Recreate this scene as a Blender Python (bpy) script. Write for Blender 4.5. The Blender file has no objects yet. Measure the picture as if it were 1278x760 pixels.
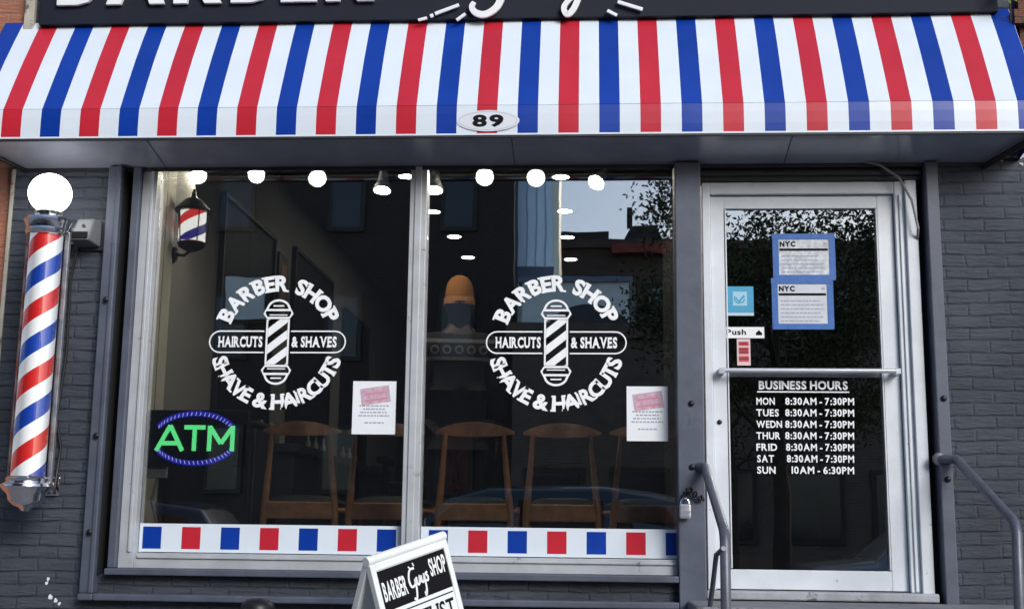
import bpy, bmesh, math, random
from mathutils import Vector, Matrix, Euler
random.seed(7)
R = math.radians
scene = bpy.context.scene
COL = scene.collection

# ------------------------------------------------------------------ camera
F, YAW, PIT, ROL = 1550.0, .0635, .1775, .0119
CAM = Vector((0, -6.6, 1.3))
def ray(px, py):
    u, v = px - 639, py - 380
    c, s = math.cos(ROL), math.sin(ROL)
    a = c*u + s*v; b = -s*u + c*v
    x1, y2, z2 = a/F, 1.0, -b/F
    c, s = math.cos(PIT), math.sin(PIT)
    y1 = c*y2 - s*z2; Z = s*y2 + c*z2
    c, s = math.cos(YAW), math.sin(YAW)
    return Vector((c*x1 - s*y1, s*x1 + c*y1, Z))
def U(px, py, y):
    """world x, z of a point measured in the photograph that lies on the plane at depth y"""
    r = ray(px, py); t = (y - CAM.y)/r.y; p = CAM + r*t
    return p.x, p.z
cd = bpy.data.cameras.new('camera'); cam = bpy.data.objects.new('camera', cd); COL.objects.link(cam)
fw = ray(639, 380).normalized(); rt = (ray(640, 380) - ray(639, 380)).normalized(); up = rt.cross(fw)
m = Matrix((rt, up, -fw)).transposed().to_4x4(); m.translation = CAM
cam.matrix_world = m
cd.sensor_width = 36; cd.lens = F/1278*36; cd.clip_start = .05; cd.clip_end = 500
scene.camera = cam

# ------------------------------------------------------------------ materials
MATS = {}
def newmat(name):
    mt = bpy.data.materials.new(name); mt.use_nodes = True
    MATS[name] = mt
    nt = mt.node_tree
    return mt, nt, nt.nodes['Principled BSDF']
def mix_rgb(nt, fac, a, b, mode='MIX'):
    n = nt.nodes.new('ShaderNodeMix'); n.data_type = 'RGBA'; n.blend_type = mode
    for sock, v in ((n.inputs[0], fac), (n.inputs[6], a), (n.inputs[7], b)):
        if hasattr(v, 'links'): nt.links.new(v, sock)
        elif isinstance(v, (int, float)): sock.default_value = v
        else: sock.default_value = (*v, 1)
    return n.outputs[2]
def noise(nt, vec, scale, detail=5, rough=.6):
    n = nt.nodes.new('ShaderNodeTexNoise'); n.inputs['Scale'].default_value = scale
    n.inputs['Detail'].default_value = detail; n.inputs['Roughness'].default_value = rough
    nt.links.new(vec, n.inputs['Vector']); return n.outputs[0]
def ramp(nt, val, p0, p1, c0=(0,0,0), c1=(1,1,1)):
    n = nt.nodes.new('ShaderNodeValToRGB'); e = n.color_ramp.elements
    e[0].position = p0; e[1].position = p1; e[0].color = (*c0, 1); e[1].color = (*c1, 1)
    nt.links.new(val, n.inputs[0]); return n.outputs[0]
def bump(nt, b, h, strength, dist=.01, prev=None):
    n = nt.nodes.new('ShaderNodeBump'); n.inputs['Strength'].default_value = strength
    n.inputs['Distance'].default_value = dist
    nt.links.new(h, n.inputs['Height'])
    if prev: nt.links.new(prev, n.inputs['Normal'])
    nt.links.new(n.outputs[0], b.inputs['Normal']); return n.outputs[0]
def coords(nt):
    return nt.nodes.new('ShaderNodeTexCoord').outputs['Object']
def M(name, col, rough=.5, metal=0, var=.18, vscale=6, bmp=.15, bscale=60, coat=0, dirt=None, dirtamt=.5, dscale=9, emit=None, es=1, spec=.5):
    if name in MATS: return MATS[name]
    mt, nt, b = newmat(name)
    tc = coords(nt)
    base = (*col,)
    if var:
        nz = noise(nt, tc, vscale)
        c = mix_rgb(nt, ramp(nt, nz, .3, .7), tuple(v*(1-var) for v in base), tuple(min(1, v*(1+var)) for v in base))
        if dirt:
            c = mix_rgb(nt, ramp(nt, noise(nt, tc, dscale, 8, .7), 1-dirtamt, min(1, 1.08-dirtamt)), c, dirt)
        nt.links.new(c, b.inputs['Base Color'])
        rr = nt.nodes.new('ShaderNodeMapRange'); nt.links.new(nz, rr.inputs[0])
        rr.inputs[3].default_value = max(0, rough-.08); rr.inputs[4].default_value = min(1, rough+.1)
        nt.links.new(rr.outputs[0], b.inputs['Roughness'])
    else:
        b.inputs['Base Color'].default_value = (*base, 1); b.inputs['Roughness'].default_value = rough
    b.inputs['Metallic'].default_value = metal
    b.inputs['Coat Weight'].default_value = coat; b.inputs['Coat Roughness'].default_value = .08
    b.inputs['Specular IOR Level'].default_value = spec
    if bmp: bump(nt, b, noise(nt, tc, bscale, 4), bmp, .004)
    if emit:
        b.inputs['Emission Color'].default_value = (*emit, 1); b.inputs['Emission Strength'].default_value = es
    return mt

def brick_mat(name, c1, c2, mortar, painted=True, bw=.21, rh=.066, strength=.6, rough=.55):
    mt, nt, b = newmat(name)
    tc = coords(nt)
    sep = nt.nodes.new('ShaderNodeSeparateXYZ'); nt.links.new(tc, sep.inputs[0])
    sm = nt.nodes.new('ShaderNodeMath'); nt.links.new(sep.outputs[0], sm.inputs[0]); nt.links.new(sep.outputs[1], sm.inputs[1])
    cmb = nt.nodes.new('ShaderNodeCombineXYZ'); nt.links.new(sm.outputs[0], cmb.inputs[0]); nt.links.new(sep.outputs[2], cmb.inputs[1])
    # wobble the courses a little
    wn = nt.nodes.new('ShaderNodeTexNoise'); wn.inputs['Scale'].default_value = 2.4; nt.links.new(tc, wn.inputs['Vector'])
    vm = nt.nodes.new('ShaderNodeVectorMath'); vm.operation = 'MULTIPLY_ADD'
    nt.links.new(wn.outputs['Color'], vm.inputs[0]); vm.inputs[1].default_value = (.05, .035, 0); nt.links.new(cmb.outputs[0], vm.inputs[2])
    br = nt.nodes.new('ShaderNodeTexBrick'); nt.links.new(vm.outputs[0], br.inputs['Vector'])
    br.inputs['Scale'].default_value = 1; br.inputs['Brick Width'].default_value = bw; br.inputs['Row Height'].default_value = rh
    br.inputs['Mortar Size'].default_value = .010; br.inputs['Mortar Smooth'].default_value = 1.0
    br.inputs['Color1'].default_value = (*c1, 1); br.inputs['Color2'].default_value = (*c2, 1); br.inputs['Mortar'].default_value = (*mortar, 1)
    c = mix_rgb(nt, ramp(nt, noise(nt, tc, 3, 6), .35, .7), br.outputs['Color'], tuple(v*1.25 for v in c1))
    c = mix_rgb(nt, ramp(nt, noise(nt, tc, 38, 8, .75), .62, .72), c, tuple(v*.45 for v in c1))
    if painted:
        c = mix_rgb(nt, ramp(nt, noise(nt, tc, 1.3, 5, .6), .40, .66), c, tuple(v*.62 for v in c1))
        c = mix_rgb(nt, ramp(nt, noise(nt, tc, 21, 9, .8), .70, .74), c, (.32, .35, .42))
    nt.links.new(c, b.inputs['Base Color'])
    b.inputs['Roughness'].default_value = rough
    inv = nt.nodes.new('ShaderNodeMath'); inv.operation = 'SUBTRACT'; inv.inputs[0].default_value = 1; nt.links.new(br.outputs['Fac'], inv.inputs[1])
    n0 = bump(nt, b, inv.outputs[0], strength*.95, .010)
    if painted:
        b2 = nt.nodes.new('ShaderNodeTexBrick'); nt.links.new(vm.outputs[0], b2.inputs['Vector'])
        b2.inputs['Scale'].default_value = 1; b2.inputs['Brick Width'].default_value = 90; b2.inputs['Row Height'].default_value = rh
        b2.inputs['Mortar Size'].default_value = .016; b2.inputs['Mortar Smooth'].default_value = 1
        i2 = nt.nodes.new('ShaderNodeMath'); i2.operation = 'SUBTRACT'; i2.inputs[0].default_value = 1; nt.links.new(b2.outputs['Fac'], i2.inputs[1])
        n1 = bump(nt, b, i2.outputs[0], .30, .012, n0)
    else: n1 = n0
    # rough streaky relief, stretched along the courses
    mp = nt.nodes.new('ShaderNodeMapping'); mp.inputs['Scale'].default_value = (7, 7, 40); nt.links.new(tc, mp.inputs[0])
    n2 = bump(nt, b, noise(nt, mp.outputs[0], 1, 7, .7), 1.0, .022, n1)
    bump(nt, b, noise(nt, tc, 70, 5), .4, .004, n2)
    return mt

BLUEGREY = (.052, .062, .088)
m_brick = brick_mat('painted_brick', (.055, .068, .092), (.070, .085, .112), (.042, .052, .070))
m_orange = brick_mat('orange_brick', (.42, .17, .10), (.36, .14, .085), (.30, .22, .17), painted=False, strength=.4)
m_brown = brick_mat('brown_brick', (.16, .055, .03), (.12, .045, .026), (.10, .07, .055), painted=False)
m_darkbrick = brick_mat('umber_brick', (.035, .026, .022), (.045, .032, .026), (.03, .025, .022), painted=False)
m_trim = M('grey_paint', (.080, .095, .135), .5, var=.2, bmp=.25, bscale=30, dirt=(.022, .024, .03), dirtamt=.36)
m_trimdark = M('dark_paint', (.022, .025, .034), .5, var=.25, bmp=.2)
m_gap = M('black_gap', (.008, .008, .010), .8, var=0, bmp=0)
m_alu = M('aluminium_frame', (.46, .49, .53), .42, .15, var=.12, vscale=5, bmp=.12, bscale=40, dirt=(.13, .14, .16), dirtamt=.38, dscale=11)
m_door = M('white_door_paint', (.66, .71, .77), .4, 0, var=.10, vscale=4, bmp=.15, bscale=45, dirt=(.20, .21, .23), dirtamt=.36, dscale=13)
m_rail = M('railing_paint', (.105, .115, .15), .38, .2, var=.2, vscale=20, bmp=.3, bscale=70, dirt=(.04, .04, .05), dirtamt=.36, dscale=30)
m_soffit = M('soffit_panel', (.27, .29, .35), .2, 0, var=.15, vscale=3, bmp=.06, bscale=8, coat=.5)
m_white = M('white_vinyl', (.70, .78, .87), .34, 0, var=.035, vscale=3, bmp=.4, bscale=5, coat=.2)
m_red = M('red_vinyl', (.50, .020, .038), .34, 0, var=.10, vscale=2.3, bmp=.4, bscale=5, coat=.3, spec=.35)
m_blue = M('blue_vinyl', (.003, .040, .32), .34, 0, var=.12, vscale=2.3, bmp=.4, bscale=5, coat=.3, spec=.35)
m_signboard = M('navy_board', (.012, .016, .028), .7, var=.2, vscale=2, bmp=.05, spec=.25)
m_letter = M('white_lettering', (.82, .85, .88), .5, var=.04, bmp=0)
m_decal = M('white_decal', (.86, .90, .94), .6, var=.06, vscale=25, bmp=0)
m_blackprint = M('black_print', (.006, .006, .008), .7, var=0, bmp=0, spec=.15)
m_chrome = M('chrome', (.80, .80, .82), .09, 1, var=.12, vscale=12, bmp=.06, bscale=25)
m_gloss_white = M('pole_white', (.80, .82, .84), .25, var=.03, bmp=0, coat=.5, emit=(.8, .84, .9), es=.30)
m_gloss_red = M('pole_red', (.58, .018, .020), .25, var=.06, bmp=0, coat=.5, emit=(.6, .02, .02), es=.28)
m_gloss_blue = M('pole_blue', (.008, .045, .36), .25, var=.06, bmp=0, coat=.5, emit=(.01, .06, .42), es=.28)
m_blackmetal = M('black_metal', (.012, .012, .014), .4, .3, var=.2, bmp=.1)
m_paper = M('paper', (.80, .84, .90), .7, var=.04, vscale=9, bmp=.1, bscale=12)
m_greyprint = M('grey_print', (.36, .39, .46), .7, var=0, bmp=0)
m_pinkprint = M('pink_print', (.55, .38, .48), .7, var=.25, vscale=50, bmp=0)
m_tape = M('blue_tape', (.035, .13, .42), .5, var=.2, vscale=20, bmp=.2)
m_sticker = M('sky_blue_sticker', (.06, .34, .56), .4, var=.08, bmp=0)
m_redst = M('red_sticker', (.55, .06, .08), .4, var=.1, vscale=40, bmp=0)
m_wood = M('oiled_wood', (.50, .25, .125), .4, var=.3, vscale=14, bmp=.15, bscale=25, coat=.2)
m_seat = M('black_leather', (.010, .012, .014), .6, var=.2, bmp=.2, spec=.2)
m_intwall = M('interior_plaster', (.25, .245, .235), .8, var=.08, vscale=2, bmp=.1)
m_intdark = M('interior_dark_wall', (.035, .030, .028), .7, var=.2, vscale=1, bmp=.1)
m_ceil = M('interior_ceiling', (.115, .108, .10), .85, var=.1, vscale=2, bmp=.1)
m_intfloor = M('interior_floor', (.07, .05, .035), .35, var=.25, vscale=3, bmp=.05)
m_cabinet = M('cabinet_laminate', (.020, .026, .036), .45, var=.2, bmp=.05)
m_pier = M('cream_paint', (.58, .55, .49), .6, var=.08, bmp=.2)
m_concrete = M('concrete', (.20, .21, .23), .8, var=.2, vscale=5, bmp=.5, bscale=50, dirt=(.08, .08, .09), dirtamt=.42)
m_asphalt = M('asphalt', (.05, .05, .053), .85, var=.2, vscale=4, bmp=.6, bscale=120)
m_skin = M('skin', (.05, .024, .016), .5, var=.1, bmp=0)
m_hair = M('black_hair', (.006, .005, .005), .9, var=0, bmp=.3)
m_beanie = M('tan_knit', (.42, .18, .06), .9, var=.15, vscale=60, bmp=.5, bscale=120)
m_trousers = M('black_denim', (.012, .013, .018), .8, var=.2, bmp=.2)

def emis(name, col, s):
    mt, nt, b = newmat(name)
    b.inputs['Base Color'].default_value = (.04, .04, .05, 1)
    b.inputs['Emission Color'].default_value = (*col, 1); b.inputs['Emission Strength'].default_value = s
    return mt
m_bulb = emis('lit_lamp_face', (1, .88, .68), 170)
m_down = emis('lit_downlight', (1, .90, .74), 50)
m_globe = emis('lit_globe', (1, .98, .95), 4.5)
m_green = emis('green_neon', (.14, .95, .30), 1.0)
m_ledwhite = emis('white_led', (.60, .62, 1.0), .8)
m_ledblue = emis('blue_led', (.02, .02, .95), .35)
m_lantern = emis('lantern_white', (1, .97, .9), 1.0)
m_lanternr = emis('lantern_red', (.75, .03, .03), .8)
m_lanternb = emis('lantern_blue', (.03, .03, .45), .35)

def glass(name, fac, tint):
    mt, nt, b = newmat(name); nt.nodes.remove(b)
    out = nt.nodes['Material Output']
    tr = nt.nodes.new('ShaderNodeBsdfTransparent'); tr.inputs[0].default_value = (*tint, 1)
    gl = nt.nodes.new('ShaderNodeBsdfGlossy'); gl.inputs['Roughness'].default_value = .0; gl.inputs[0].default_value = (1, 1, 1, 1)
    tcx = coords(nt)
    bp = nt.nodes.new('ShaderNodeBump'); bp.inputs['Strength'].default_value = .03; bp.inputs['Distance'].default_value = .01
    nt.links.new(noise(nt, tcx, 2.2, 2), bp.inputs['Height']); nt.links.new(bp.outputs[0], gl.inputs['Normal'])
    fr = nt.nodes.new('ShaderNodeFresnel'); fr.inputs[0].default_value = 1.5
    ad = nt.nodes.new('ShaderNodeMath'); ad.operation = 'ADD'; ad.inputs[1].default_value = fac; nt.links.new(fr.outputs[0], ad.inputs[0])
    mx = nt.nodes.new('ShaderNodeMixShader'); nt.links.new(ad.outputs[0], mx.inputs[0])
    nt.links.new(tr.outputs[0], mx.inputs[1]); nt.links.new(gl.outputs[0], mx.inputs[2]); nt.links.new(mx.outputs[0], out.inputs[0])
    return mt
m_glass = glass('window_glass', .25, (.93, .95, .95))
m_tube = glass('clear_tube', .01, (.97, .98, .98))
def mirror_mat():
    mt, nt, b = newmat('mirror_silver')
    b.inputs['Metallic'].default_value = 1; b.inputs['Roughness'].default_value = .03; b.inputs['Base Color'].default_value = (.5, .5, .5, 1)
    return mt
m_mirror = mirror_mat()
def sweater_mat():
    mt, nt, b = newmat('patterned_sweater')
    tc = coords(nt); sep = nt.nodes.new('ShaderNodeSeparateXYZ'); nt.links.new(tc, sep.inputs[0])
    def band(z0, z1):
        a = nt.nodes.new('ShaderNodeMath'); a.operation = 'GREATER_THAN'; a.inputs[1].default_value = z0; nt.links.new(sep.outputs[2], a.inputs[0])
        c = nt.nodes.new('ShaderNodeMath'); c.operation = 'LESS_THAN'; c.inputs[1].default_value = z1; nt.links.new(sep.outputs[2], c.inputs[0])
        d = nt.nodes.new('ShaderNodeMath'); d.operation = 'MULTIPLY'; nt.links.new(a.outputs[0], d.inputs[0]); nt.links.new(c.outputs[0], d.inputs[1]); return d.outputs[0]
    def mx(a, b_):
        d = nt.nodes.new('ShaderNodeMath'); d.operation = 'MAXIMUM'; nt.links.new(a, d.inputs[0]); nt.links.new(b_, d.inputs[1]); return d.outputs[0]
    # rings in the middle of the band: distance to repeating centres along x
    md = nt.nodes.new('ShaderNodeMath'); md.operation = 'PINGPONG'; md.inputs[1].default_value = .038; nt.links.new(sep.outputs[0], md.inputs[0])
    zz = nt.nodes.new('ShaderNodeMath'); zz.operation = 'SUBTRACT'; zz.inputs[1].default_value = 1.385; nt.links.new(sep.outputs[2], zz.inputs[0])
    cb = nt.nodes.new('ShaderNodeCombineXYZ'); nt.links.new(md.outputs[0], cb.inputs[0]); nt.links.new(zz.outputs[0], cb.inputs[1])
    ln = nt.nodes.new('ShaderNodeVectorMath'); ln.operation = 'LENGTH'; nt.links.new(cb.outputs[0], ln.inputs[0])
    sb = nt.nodes.new('ShaderNodeMath'); sb.operation = 'SUBTRACT'; sb.inputs[1].default_value = .022; nt.links.new(ln.outputs['Value'], sb.inputs[0])
    ab = nt.nodes.new('ShaderNodeMath'); ab.operation = 'ABSOLUTE'; nt.links.new(sb.outputs[0], ab.inputs[0])
    ring = nt.nodes.new('ShaderNodeMath'); ring.operation = 'LESS_THAN'; ring.inputs[1].default_value = .006; nt.links.new(ab.outputs[0], ring.inputs[0])
    f = mx(ring.outputs[0], mx(band(1.43, 1.455), band(1.318, 1.34)))
    c = mix_rgb(nt, f, (.006, .007, .010), (.13, .13, .145))
    nt.links.new(c, b.inputs['Base Color']); b.inputs['Roughness'].default_value = .95
    bump(nt, b, noise(nt, tc, 90, 3), .5, .006)
    return mt
m_sweater = sweater_mat()

# ------------------------------------------------------------------ mesh helpers
class MB:
    def __init__(s): s.v = []; s.f = []; s.mi = []
    def add(s, v, f, mi=0):
        o = len(s.v); s.v += [tuple(p) for p in v]; s.f += [tuple(i+o for i in q) for q in f]; s.mi += [mi]*len(f); return s
    def box(s, x0, x1, y0, y1, z0, z1, mi=0):
        v = [(x0,y0,z0),(x1,y0,z0),(x1,y1,z0),(x0,y1,z0),(x0,y0,z1),(x1,y0,z1),(x1,y1,z1),(x0,y1,z1)]
        return s.add(v, [(0,3,2,1),(4,5,6,7),(0,1,5,4),(1,2,6,5),(2,3,7,6),(3,0,4,7)], mi)
    def tube(s, pts, r, n=12, mi=0, cap=True):
        pts = [Vector(p) for p in pts]; rs = r if isinstance(r, (list, tuple)) else [r]*len(pts)
        o = len(s.v); ref = None
        for i, p in enumerate(pts):
            d = ((pts[i]-pts[i-1]).normalized() if i else Vector()) + ((pts[i+1]-pts[i]).normalized() if i < len(pts)-1 else Vector())
            d.normalize()
            if ref is None: ref = d.orthogonal().normalized()
            ref = (ref - d*ref.dot(d)).normalized(); b = d.cross(ref)
            for k in range(n):
                a = 2*math.pi*k/n; s.v.append(tuple(p + (ref*math.cos(a) + b*math.sin(a))*rs[i]))
        for i in range(len(pts)-1):
            for k in range(n):
                s.f.append((o+i*n+k, o+i*n+(k+1)%n, o+(i+1)*n+(k+1)%n, o+(i+1)*n+k)); s.mi.append(mi)
        if cap:
            s.f.append(tuple(o+k for k in reversed(range(n)))); s.f.append(tuple(o+(len(pts)-1)*n+k for k in range(n))); s.mi += [mi, mi]
        return s
    def lathe(s, prof, c=(0,0,0), n=32, mi=0, mat=None):
        o = len(s.v); c = Vector(c)
        for r, z in prof:
            for k in range(n):
                a = 2*math.pi*k/n; p = Vector((r*math.cos(a), r*math.sin(a), z))
                if mat is not None: p = mat @ p
                s.v.append(tuple(p + c))
        for i in range(len(prof)-1):
            for k in range(n):
                s.f.append((o+i*n+k, o+i*n+(k+1)%n, o+(i+1)*n+(k+1)%n, o+(i+1)*n+k)); s.mi.append(mi)
        s.f.append(tuple(o+k for k in reversed(range(n)))); s.f.append(tuple(o+(len(prof)-1)*n+k for k in range(n))); s.mi += [mi, mi]
        return s
    def prism(s, poly, y0, y1, mi=0):
        """polygon in x,z extruded in y"""
        n = len(poly); v = [(x, y0, z) for x, z in poly] + [(x, y1, z) for x, z in poly]
        f = [tuple(range(n)), tuple(range(2*n-1, n-1, -1))] + [(i, i+n, (i+1)%n+n, (i+1)%n) for i in range(n)]
        return s.add(v, f, mi)
    def build(s, name, mats, parent=None, bevel=0, smooth=False, solid=0):
        me = bpy.data.meshes.new(name); me.from_pydata(s.v, [], s.f); me.update()
        for m_ in (mats if isinstance(mats, (list, tuple)) else [mats]): me.materials.append(m_)
        me.polygons.foreach_set('material_index', s.mi)
        bm = bmesh.new(); bm.from_mesh(me); bmesh.ops.recalc_face_normals(bm, faces=bm.faces); bm.to_mesh(me); bm.free()
        if smooth:
            me.polygons.foreach_set('use_smooth', [True]*len(me.polygons))
            me.set_sharp_from_angle(angle=R(38))
        o = bpy.data.objects.new(name, me); COL.objects.link(o)
        if parent: o.parent = parent
        if bevel:
            b = o.modifiers.new('bevel', 'BEVEL'); b.width = bevel; b.segments = 2; b.limit_method = 'ANGLE'
        if solid:
            b = o.modifiers.new('solid', 'SOLIDIFY'); b.thickness = solid; b.offset = 0
        return o
def tag(o, label=None, cat=None, group=None, kind=None):
    for k, v in (('label', label), ('category', cat), ('group', group), ('kind', kind)):
        if v: o[k] = v
    return o
def empty(name, loc=(0,0,0), rot=(0,0,0)):
    o = bpy.data.objects.new(name, None); o.empty_display_size = .1; COL.objects.link(o); o.location = loc; o.rotation_euler = rot; return o
def part(mb, name, mats, thing, **k):
    """build in world coordinates, then parent to an Empty that has only a location"""
    loc = thing.location if thing else Vector()
    p = thing
    off = Vector((0,0,0))
    while p is not None:
        off += Vector(p.location); p = p.parent
    mb.v = [tuple(Vector(v) - off) for v in mb.v]
    return mb.build(name, mats, thing, **k)
def copy_tree(o, parent=None):
    c = o.copy(); COL.objects.link(c)
    if parent: c.parent = parent
    for ch in list(o.children): copy_tree(ch, c)
    return c

# ------------------------------------------------------------------ lettering
_gl = {}
def glyph(ch, bold):
    k = (ch, bold)
    if k in _gl: return _gl[k]
    cu = bpy.data.curves.new('t', 'FONT'); cu.body = ch; cu.size = 1; cu.offset = bold; cu.resolution_u = 3
    o = bpy.data.objects.new('t', cu); COL.objects.link(o)
    dg = bpy.context.evaluated_depsgraph_get(); dg.update()
    me = bpy.data.meshes.new_from_object(o.evaluated_get(dg))
    v = [(p.co.x, p.co.y) for p in me.vertices]; f = [tuple(p.vertices) for p in me.polygons]
    bpy.data.objects.remove(o); bpy.data.curves.remove(cu); bpy.data.meshes.remove(me)
    x0 = min(p[0] for p in v); x1 = max(p[0] for p in v)
    v = [(x-x0, y) for x, y in v]
    _gl[k] = (v, f, x1-x0); return _gl[k]
_H = {}
def capH(bold):
    if bold not in _H:
        v = glyph('H', bold)[0]; _H[bold] = (min(p[1] for p in v), max(p[1] for p in v))
    return _H[bold]
SER = {'B': [(.09,0),(.09,1)], 'A': [(.06,0),(.94,0)], 'R': [(.1,0),(.1,1),(.93,0)], 'E': [(.09,0),(.09,1)], 'H': [(.1,0),(.1,1),(.9,0),(.9,1)],
       'P': [(.1,0),(.1,1)], 'I': [(.5,0),(.5,1)], 'T': [(.5,0)], 'U': [(.1,1),(.9,1)], 'V': [(.06,1),(.94,1)], 'L': [(.1,0),(.1,1)], 'M': [(.1,0),(.9,0)]}
def layout(text, h, bold=.02, gap=.12, space=.42, serif=False, width=None, colw=None):
    """2-D pieces: list of (verts, faces, layer, centre_x) with height h, plus total width"""
    lo, hi = capH(bold); sc = h/(hi-lo); items = []; x = 0
    for ch in text:
        if ch == ' ': x += space*h; continue
        v, f, w = glyph(ch, bold); w *= sc
        vv = [(px*sc, (py-lo)*sc) for px, py in v]
        layers = [(vv, f, 0)]
        if serif and ch in SER:
            for fx, top in SER[ch]:
                cx = fx*w; hw = .155*h; t = .12*h
                y0 = h-t if top else 0
                layers.append(([(cx-hw, y0), (cx+hw, y0), (cx+hw, y0+t), (cx-hw, y0+t)], [(0,1,2,3)], 1))
        items.append((x, w, layers)); x += w + gap*h
    tot = x - gap*h
    kx = width/tot if width else 1
    return [(a*kx, w*kx, [([(px*kx, py) for px, py in vv], f, l) for vv, f, l in L]) for a, w, L in items], tot*kx
def flat_text(mb, text, h, fn, align=.5, mi=0, **k):
    """fn(u, v, layer) maps text space to the world"""
    items, tot = layout(text, h, **k)
    for x, w, L in items:
        for vv, f, l in L:
            mb.add([fn(px+x-align*tot, py, l) for px, py in vv], f, mi)
def arc_text(mb, text, h, fn, rad, a_mid, top=True, span=None, **k):
    items, tot = layout(text, h, **k)
    ks = (span/(tot/(rad))) if span else 1
    for x, w, L in items:
        s = (x + w/2 - tot/2)*ks/rad
        a = a_mid - s if top else a_mid + s
        for vv, f, l in L:
            out = []
            for px, py in vv:
                px = (px - w/2)*(1 if top else 1)
                if top:
                    rr = rad + py; aa = a - px/(rad+h/2)
                else:
                    rr = rad + h - py; aa = a + px/(rad+h/2)
                out.append(fn(rr*math.cos(aa), rr*math.sin(aa), l))
            mb.add(out, f)
def face_y(cx, cz, y):           # decal facing the street: x right, z up, sits at y
    return lambda u, v, l=0: (cx+u, y-l*.0004, cz+v)
def quad2(mb, fn, u0, u1, v0, v1, l=0, mi=0):
    mb.add([fn(u0,v0,l), fn(u1,v0,l), fn(u1,v1,l), fn(u0,v1,l)], [(0,1,2,3)], mi)
def stroke2(mb, fn, pts, t, l=0, mi=0, closed=False, taper=None):
    P = [Vector(p) for p in pts]; n = len(P); L = []; Rr = []
    for i in range(n):
        a = P[i-1] if (i or closed) else P[i]; b = P[(i+1) % n] if (i < n-1 or closed) else P[i]
        d = (b-a).normalized(); q = Vector((-d.y, d.x)); tt = t*(taper[i] if taper else 1)/2
        L.append(P[i]+q*tt); Rr.append(P[i]-q*tt)
    for i in range(n if closed else n-1):
        j = (i+1) % n
        mb.add([fn(*L[i], l), fn(*L[j], l), fn(*Rr[j], l), fn(*Rr[i], l)], [(0,1,2,3)], mi)

# ------------------------------------------------------------------ ground and street
tag(MB().box(-60, 60, -60, -3.9, -.32, -.13).build('road', m_asphalt), kind='structure')
tag(MB().box(-60, 60, -3.75, .3, -.3, 0).build('pavement', m_concrete), kind='structure')
tag(MB().box(-60, 60, -3.9, -3.752, -.3, .004).build('kerb', m_concrete, bevel=.02), kind='structure')
tag(MB().box(-60, 60, -26, -18.5, -.129, .0).build('far_pavement', m_concrete), kind='structure')
tag(MB().box(-300, 300, -300, 300, -.6, -.4).build('ground', m_asphalt), kind='structure')

# ------------------------------------------------------------------ shop building
ZT = 3.262
bld = empty('shop_building', (-.5, 0, 0)); tag(bld, 'storefront of dark blue-grey painted brick with big display window and glass door', 'building')
w = MB()
w.box(-3.24, -2.684, 0, .25, 0, ZT); w.box(1.864, 3.9, 0, .25, 0, ZT)
w.box(-2.684, .458, .003, .25, 0, 1.03); w.box(-3.24, -2.684, .0, .25, ZT, 4.9); w.box(1.864, 3.9, .0, .25, ZT, 4.9); w.box(-2.684, 1.864, .0, .06, ZT, 4.9)
w.box(.458, 1.864, .003, .25, 0, .95)
part(w, 'brick_wall', m_brick, bld)
for x0, x1, y0, z0 in ((-2.683, -2.608, -.055, .935), (.458, .597, -.06, .3), (1.797, 1.863, -.045, .3)):
    t = MB().box(x0, x1, y0, .1, z0, ZT-.001)
    if x0 < 0: t.box(x0+.052, x1+.004, y0-.012, y0, z0, ZT-.002)
    p = part(t, 'steel_post', m_trim, bld, bevel=.006)
    cx = (x0+x1)/2
    for zb in ((1.25, 1.76, 2.5) if x0 < 0 else ((1.62, 1.95) if x0 < 1 else (1.57, 1.985, 1.66))):
        part(MB().lathe([(.014, 0), (.016, .004), (.012, .009), (.004, .011)], (cx+.004, y0-.013 if x0 < 0 else y0-.001, zb), n=12, mat=Matrix.Rotation(R(90), 3, 'X')), 'bolt', m_blackmetal, p, smooth=True)
part(MB().box(-2.608, -2.552, .1, .12, 1.03, ZT-.001).box(-2.604, -2.598, -.02, .1, 1.03, ZT-.002), 'side_recess', m_gap, bld)
part(MB().box(1.762, 1.797, .09, .11, .95, ZT-.001), 'door_recess', m_gap, bld)
part(MB().box(.597, 1.797, .02, .2, 3.176, ZT-.001).box(.60, 1.79, .0, .02, 3.2, 3.225), 'lintel', m_trimdark, bld, bevel=.004)
part(MB().box(-2.60, .456, -.075, .02, .899, .935).box(-2.683, -2.60, -.076, .02, .899, .934), 'ledge', m_trim, bld, bevel=.008)
# display window: the frame carries panes, sill and decals
fr = MB()
fr.box(-2.504, -2.42, .0, .1, 1.066, ZT-.002); fr.box(-.99, -.897, -.004, .1, 1.146, ZT-.002)
fr.box(-2.42, .456, .001, .1, 1.066, 1.145)
fr.box(-2.452, -2.436, -.012, -.0005, 1.15, ZT-.003)
fr.box(-.962, -.925, -.014, -.0045, 1.15, ZT-.003)
fr.box(-2.40, .45, -.010, .0005, 1.118, 1.132)
win = part(fr, 'display_window', m_alu, bld, bevel=.003)
part(MB().box(-2.551, -2.505, -.03, .1, 1.066, ZT-.002).box(-2.551, .456, -.065, .06, 1.031, 1.065), 'sill', m_trim, win, bevel=.006)
PANES = ((-2.42, -.99), (-.897, .457))
for x0, x1 in PANES:
    part(MB().box(x0+.001, x1-.001, .058, .064, 1.146, ZT-.003), 'pane', m_glass, win)
YD = .0555
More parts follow.
